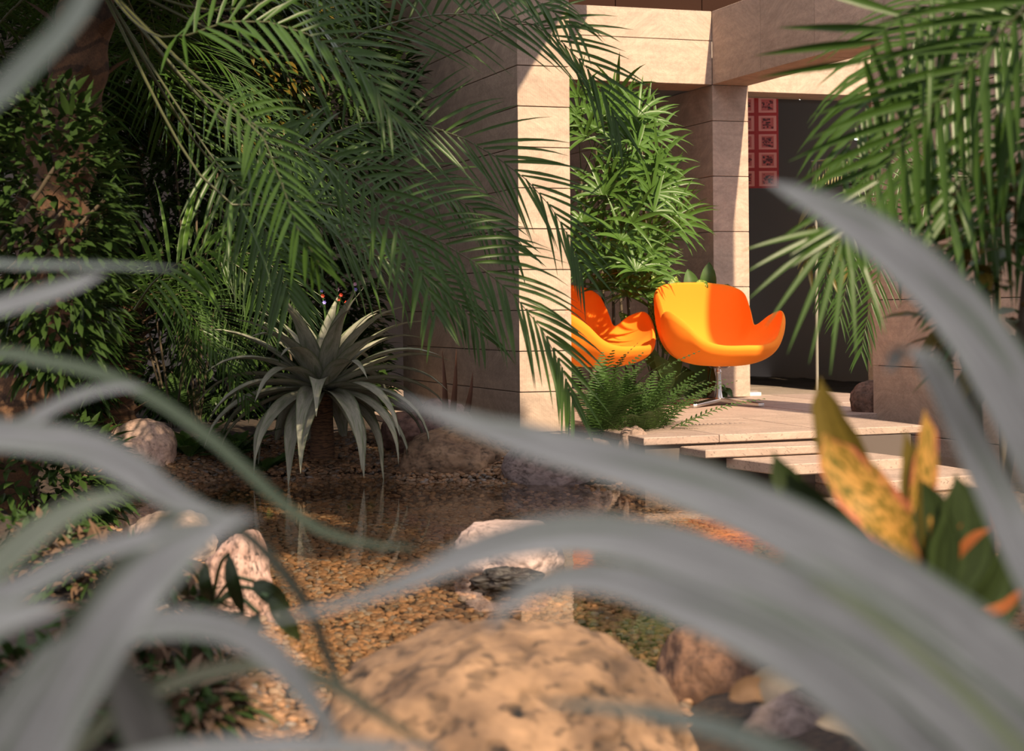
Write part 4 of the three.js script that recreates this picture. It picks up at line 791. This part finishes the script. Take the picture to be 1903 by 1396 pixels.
{
  const rootR = V(0.46, 0.34, -0.82), rootL = V(-0.43, 0.34, -0.82), stemOf = (o, p) => mesh('stem', tube([V(p.x, 0.0, p.z), V(p.x + 0.01, p.y * 0.5, p.z), V(p.x, p.y + 0.02, p.z)], 0.03, 8, 10), bark, o);
  const r = thing('silver_bromeliad', 'huge blurred silver bromeliad leaves arching in from the right foreground', 'bromeliad');
  nearLeaf(r, [[1425, 338, 2], [1500, 375, 30], [1600, 432, 52], [1700, 512, 66], [1790, 612, 76], [1870, 740, 82], [1950, 900, 86], [2040, 1150, 84]], 0.95, { root: rootR, n: V(0.3, 0.5, 0.85) });
  nearLeaf(r, [[1648, 692, 4, 1.0], [1668, 655, 18, 1.0], [1705, 655, 30, 0.98], [1752, 730, 38, 0.96], [1805, 840, 45, 0.94], [1870, 980, 52, 0.92], [1960, 1160, 60, 0.9]], 0.95, { root: rootR, n: V(0.4, 0.4, 0.85) });
  nearLeaf(r, [[735, 738, 2], [860, 785, 22], [1000, 828, 38], [1150, 868, 48], [1320, 925, 58], [1500, 1008, 66], [1680, 1118, 76], [1860, 1260, 88], [2050, 1450, 95]], 0.85, { root: rootR, n: V(-0.1, 0.7, 0.75) });
  nearLeaf(r, [[470, 1160, 2], [620, 1128, 10], [760, 1082, 18], [880, 1030, 30], [1010, 1000, 38], [1160, 1005, 46], [1320, 1055, 58], [1500, 1140, 70], [1680, 1255, 80], [1880, 1420, 88]], 0.8, { root: rootR, n: V(-0.05, 0.6, 0.8) });
  nearLeaf(r, [[905, 1170, 3], [960, 1112, 16], [1040, 1078, 26], [1140, 1080, 34], [1280, 1130, 42], [1440, 1205, 48], [1580, 1300, 54], [1720, 1430, 58]], 0.76, { root: rootR, n: V(-0.1, 0.55, 0.85) });
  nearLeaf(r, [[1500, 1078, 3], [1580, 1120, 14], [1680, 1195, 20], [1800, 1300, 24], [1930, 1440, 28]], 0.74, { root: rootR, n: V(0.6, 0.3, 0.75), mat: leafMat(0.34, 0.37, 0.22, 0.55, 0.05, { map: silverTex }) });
  nearLeaf(r, [[1010, 1306, 2], [1100, 1312, 8], [1230, 1330, 14], [1380, 1370, 20], [1520, 1440, 26]], 0.78, { root: rootR, n: V(-0.1, 0.5, 0.85), mat: L.silverDim });
  stemOf(r, rootR); const l = thing('silver_bromeliad', 'blurred silver bromeliad leaves arching in from the left foreground', 'bromeliad');
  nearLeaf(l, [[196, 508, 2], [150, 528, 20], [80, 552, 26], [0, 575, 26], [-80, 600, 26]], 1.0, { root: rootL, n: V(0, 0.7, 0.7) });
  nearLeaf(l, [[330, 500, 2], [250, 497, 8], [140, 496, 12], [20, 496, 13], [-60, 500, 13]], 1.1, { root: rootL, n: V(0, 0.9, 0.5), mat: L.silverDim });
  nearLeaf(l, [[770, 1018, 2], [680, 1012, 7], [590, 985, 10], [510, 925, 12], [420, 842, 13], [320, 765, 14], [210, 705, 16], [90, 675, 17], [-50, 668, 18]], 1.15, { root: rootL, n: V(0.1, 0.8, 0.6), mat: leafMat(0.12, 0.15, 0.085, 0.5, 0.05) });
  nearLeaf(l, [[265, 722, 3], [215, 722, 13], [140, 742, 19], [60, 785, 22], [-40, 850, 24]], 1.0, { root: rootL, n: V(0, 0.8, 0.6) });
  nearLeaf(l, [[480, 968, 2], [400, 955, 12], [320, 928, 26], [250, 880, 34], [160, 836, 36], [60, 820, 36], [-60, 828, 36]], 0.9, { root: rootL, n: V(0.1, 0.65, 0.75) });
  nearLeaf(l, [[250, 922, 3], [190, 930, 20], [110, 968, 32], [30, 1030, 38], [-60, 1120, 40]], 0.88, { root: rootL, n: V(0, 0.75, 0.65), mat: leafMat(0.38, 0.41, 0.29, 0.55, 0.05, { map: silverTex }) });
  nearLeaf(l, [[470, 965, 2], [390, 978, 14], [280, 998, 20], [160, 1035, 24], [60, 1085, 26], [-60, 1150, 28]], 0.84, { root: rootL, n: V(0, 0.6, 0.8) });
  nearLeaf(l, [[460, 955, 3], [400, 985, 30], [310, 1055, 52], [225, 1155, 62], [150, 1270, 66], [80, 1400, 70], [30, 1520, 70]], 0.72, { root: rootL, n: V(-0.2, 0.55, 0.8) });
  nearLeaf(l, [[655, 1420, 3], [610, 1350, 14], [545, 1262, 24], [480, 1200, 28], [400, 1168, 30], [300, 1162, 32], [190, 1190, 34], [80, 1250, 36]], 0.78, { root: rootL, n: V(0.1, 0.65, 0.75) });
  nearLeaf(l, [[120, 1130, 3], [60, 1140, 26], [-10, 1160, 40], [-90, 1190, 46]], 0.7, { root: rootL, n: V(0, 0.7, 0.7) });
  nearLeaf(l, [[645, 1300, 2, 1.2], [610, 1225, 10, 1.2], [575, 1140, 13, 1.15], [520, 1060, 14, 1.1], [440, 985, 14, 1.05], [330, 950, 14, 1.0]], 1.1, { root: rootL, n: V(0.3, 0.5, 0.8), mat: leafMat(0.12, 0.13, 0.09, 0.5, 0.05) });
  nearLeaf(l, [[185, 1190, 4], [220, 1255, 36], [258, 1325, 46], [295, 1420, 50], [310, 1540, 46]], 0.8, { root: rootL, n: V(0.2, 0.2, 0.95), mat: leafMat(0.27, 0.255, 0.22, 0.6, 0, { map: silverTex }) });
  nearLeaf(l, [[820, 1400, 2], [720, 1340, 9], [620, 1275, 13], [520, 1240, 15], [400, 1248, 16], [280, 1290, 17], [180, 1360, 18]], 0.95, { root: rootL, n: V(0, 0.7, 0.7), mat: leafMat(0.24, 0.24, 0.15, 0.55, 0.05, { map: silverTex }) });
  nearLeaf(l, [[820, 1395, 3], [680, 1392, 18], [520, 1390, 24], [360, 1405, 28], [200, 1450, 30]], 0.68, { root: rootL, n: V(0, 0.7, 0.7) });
  nearLeaf(l, [[175, -30, 20], [120, 55, 24], [60, 115, 26], [0, 175, 26], [-70, 240, 26]], 0.8, { root: rootL, n: V(0.3, 0.5, 0.8), mat: L.silverDim });
  stemOf(l, rootL);
}
// ------------------------------------------------------------------ croton and small things in front
{
  const o = thing('croton', 'croton with yellow, pink and dark green leaves at the right foreground', 'plant'), c = at(1720, 1120, 1.55);
  const leaf = (pts, mat, n = V(0, 0.3, 0.95), g = 0.2) => nearLeaf(o, pts, 1.55, { mat, n, gutter: g });
  leaf([[1524, 702, 2], [1535, 760, 26], [1560, 830, 40], [1600, 900, 36], [1660, 980, 22], [1700, 1050, 6]], L.crotonOlive, V(-0.3, 0.2, 0.95));
  leaf([[1530, 806, 3, 1.5], [1556, 856, 38, 1.5], [1596, 908, 50, 1.5], [1645, 962, 46, 1.5], [1690, 1030, 18, 1.52], [1710, 1070, 6, 1.55]], L.croton, V(-0.1, 0.3, 0.95));
  leaf([[1436, 838, 2], [1458, 890, 24], [1500, 945, 36], [1560, 990, 38], [1630, 1030, 24], [1700, 1090, 8]], L.crotonDark, V(-0.2, 0.4, 0.9));
  leaf([[1718, 762, 2], [1722, 810, 18], [1716, 880, 26], [1708, 960, 22], [1715, 1080, 8]], L.croton, V(0.2, 0.2, 0.95));
  leaf([[1682, 800, 2], [1690, 850, 14], [1692, 910, 18], [1700, 980, 14], [1712, 1090, 6]], L.crotonOlive, V(-0.2, 0.2, 0.95));
  leaf([[1775, 880, 3], [1785, 940, 40], [1780, 1020, 60], [1760, 1090, 44], [1730, 1140, 10]], L.crotonDark, V(0.1, 0.3, 0.95));
  leaf([[1700, 880, 3], [1720, 940, 34], [1735, 1010, 44], [1740, 1080, 34], [1725, 1140, 8]], L.crotonDark, V(-0.1, 0.3, 0.95));
  leaf([[1903, 1062, 3], [1880, 1095, 20], [1850, 1120, 24], [1800, 1130, 14], [1740, 1140, 6]], L.crotonRed, V(0, 0.5, 0.85));
  leaf([[1870, 930, 3], [1840, 960, 18], [1800, 990, 20], [1760, 1050, 12], [1730, 1130, 6]], L.crotonRed, V(0.1, 0.4, 0.9));
  leaf([[1640, 1000, 3], [1670, 1010, 14], [1700, 1030, 16], [1715, 1080, 8]], L.crotonRed, V(0, 0.4, 0.9));
  leaf([[1880, 990, 3], [1870, 1050, 36], [1840, 1120, 46], [1790, 1160, 24], [1740, 1170, 8]], L.crotonDark, V(0.2, 0.3, 0.9));
  mesh('stem', tube([V(c.x, 0.03, c.z - 0.02), V(c.x - 0.01, 0.25, c.z), at(1720, 1130, 1.55)], 0.009, 10, 6), L.cane, o);
  const s = at(430, 1000, 3.4);
  broad('sprig of dark oval leaves hanging over the pitted pink rock', 'leafy_sprig', 'plant', V(s.x - 0.05, 0.1, s.z), [
    [452, 1142, 2.6, 425, 1030, 0.013, L.crotonDark], [558, 1188, 2.4, 500, 1110, 0.014, L.crotonDark], [468, 1205, 2.5, 480, 1140, 0.014, L.crotonDark], [395, 1120, 2.6, 380, 1050, 0.012, L.crotonDark], [350, 1110, 2.7, 330, 1050, 0.012, L.crotonDark], [540, 1130, 2.5, 470, 1080, 0.018, L.crotonDark]]);
  // dry leaves lying about
  const dry = [[285, 1210, 1.9, 0.045, 'grey curled dry leaf under the left silver leaves', 0], [232, 1255, 1.9, 0.04, 'orange-tan dry leaf beside the grey curled one', 1], [420, 1315, 1.8, 0.042, 'long grey dry leaf hanging beside the near gravel', 0], [330, 1340, 1.9, 0.04, 'brown dry leaf on the soil at the lower left', 1], [1440, 1290, 2.1, 0.05, 'grey-pink dry leaf lying on the pale rock', 0], [1395, 1300, 2.1, 0.04, 'tan dry leaf edge against the brown boulder', 1], [240, 675, 6.93, 0.055, 'red-brown dry leaf caught at the low palm trunk', 1], [1570, 1370, 2.0, 0.05, 'dry leaf at the bottom edge beneath the silver leaf', 0]];
  const R = rng(77);
  for (const [x, y, d, s3, label, k] of dry) {
    const s2 = x < 500 && y > 1100 ? s3 * 1.35 : s3;
    const low = x < 500 && y > 1100, p = low ? onLevel(x, y, 0.135) : at(x, y, d), a = R() * 6.28, q = V(Math.cos(a), 0.5 - R(), Math.sin(a) * 0.4).multiplyScalar(s2);
    const m = mesh('dry_leaf', strap([p.clone().sub(q), p.clone().add(V(0, s2 * 0.4, 0.01)), p.clone().add(q)], oval(s2 * 0.45), V(0.2, 0.5, 0.8), { seg: 10, across: 6, gutter: 0.5, thick: 0.0006, wave: 0.003 }), k ? L.dead : L.deadGrey);
    tag(m, label, 'dry leaf', 'dry leaves lying about');
  }
}

{ // a tree added out of view, crown shaped to break sunlight on palms and shore
  const t = thing('added_shade_tree', 'added broad-crowned tree out of view, shaped to shade the palms', 'tree'), R = rng(303), out = blank();
  mesh('trunk', tube([V(3.0, 0, -0.9), V(2.8, 1.8, -1.2), V(2.0, 3.3, -2.0)], 0.09, 14, 10), bark, t);
  for (let k = 0; k < 7; k++) { const a = k * 0.9; mesh('bough', tube([V(2.3, 2.9, -1.7), V(1.6 + Math.cos(a) * 0.4, 3.5, -2.4 + Math.sin(a) * 0.4), V(1.3 + Math.cos(a) * 1.1, 3.8, -2.6 + Math.sin(a) * 1.0)], 0.025, 10, 6), bark, t); }
  for (let i = 0; i < 7600; i++) {
    const a = R() * 6.283, r = Math.sqrt(R()), c = V(1.5 + Math.cos(a) * r * 1.1, 3.75 + (R() - 0.5) * 0.7, -2.6 + Math.sin(a) * r * 1.2);
    if (n3(c.x * 2.1, 3, c.z * 2.1) < (c.x < 0.6 ? 0.04 : c.x > 0.95 && c.x < 1.4 ? 0.08 : -0.12)) continue;
    blade(out, c, V(R() - 0.5, R() * 0.4 - 0.3, R() - 0.5), V(R() - 0.5, 1, R() - 0.5), 0.14, 0.06, { seg: 3, droop: 0.3, fold: 0.2 });
  }
  for (let i = 0; i < 3000; i++) {  // further crown lobe, added to shade the upper left fronds
    const a = R() * 6.283, r = Math.sqrt(R()), c = V(-0.62 + Math.cos(a) * r * 0.5, 3.7 + (R() - 0.5) * 0.5, -3.2 + Math.sin(a) * r * 0.75);
    if (n3(c.x * 2.6, 8, c.z * 2.6) < -0.12) continue;
    blade(out, c, V(R() - 0.5, R() * 0.4 - 0.3, R() - 0.5), V(R() - 0.5, 1, R() - 0.5), 0.14, 0.06, { seg: 3, droop: 0.3, fold: 0.2 });
  }
  mesh('bough', tube([V(2.0, 3.3, -2.0), V(0.9, 3.6, -2.8), V(-0.6, 3.75, -3.3)], 0.03, 14, 6), bark, t);
  mesh('foliage', built(out), L.shrub, t);
}
renderer.render(scene, camera);
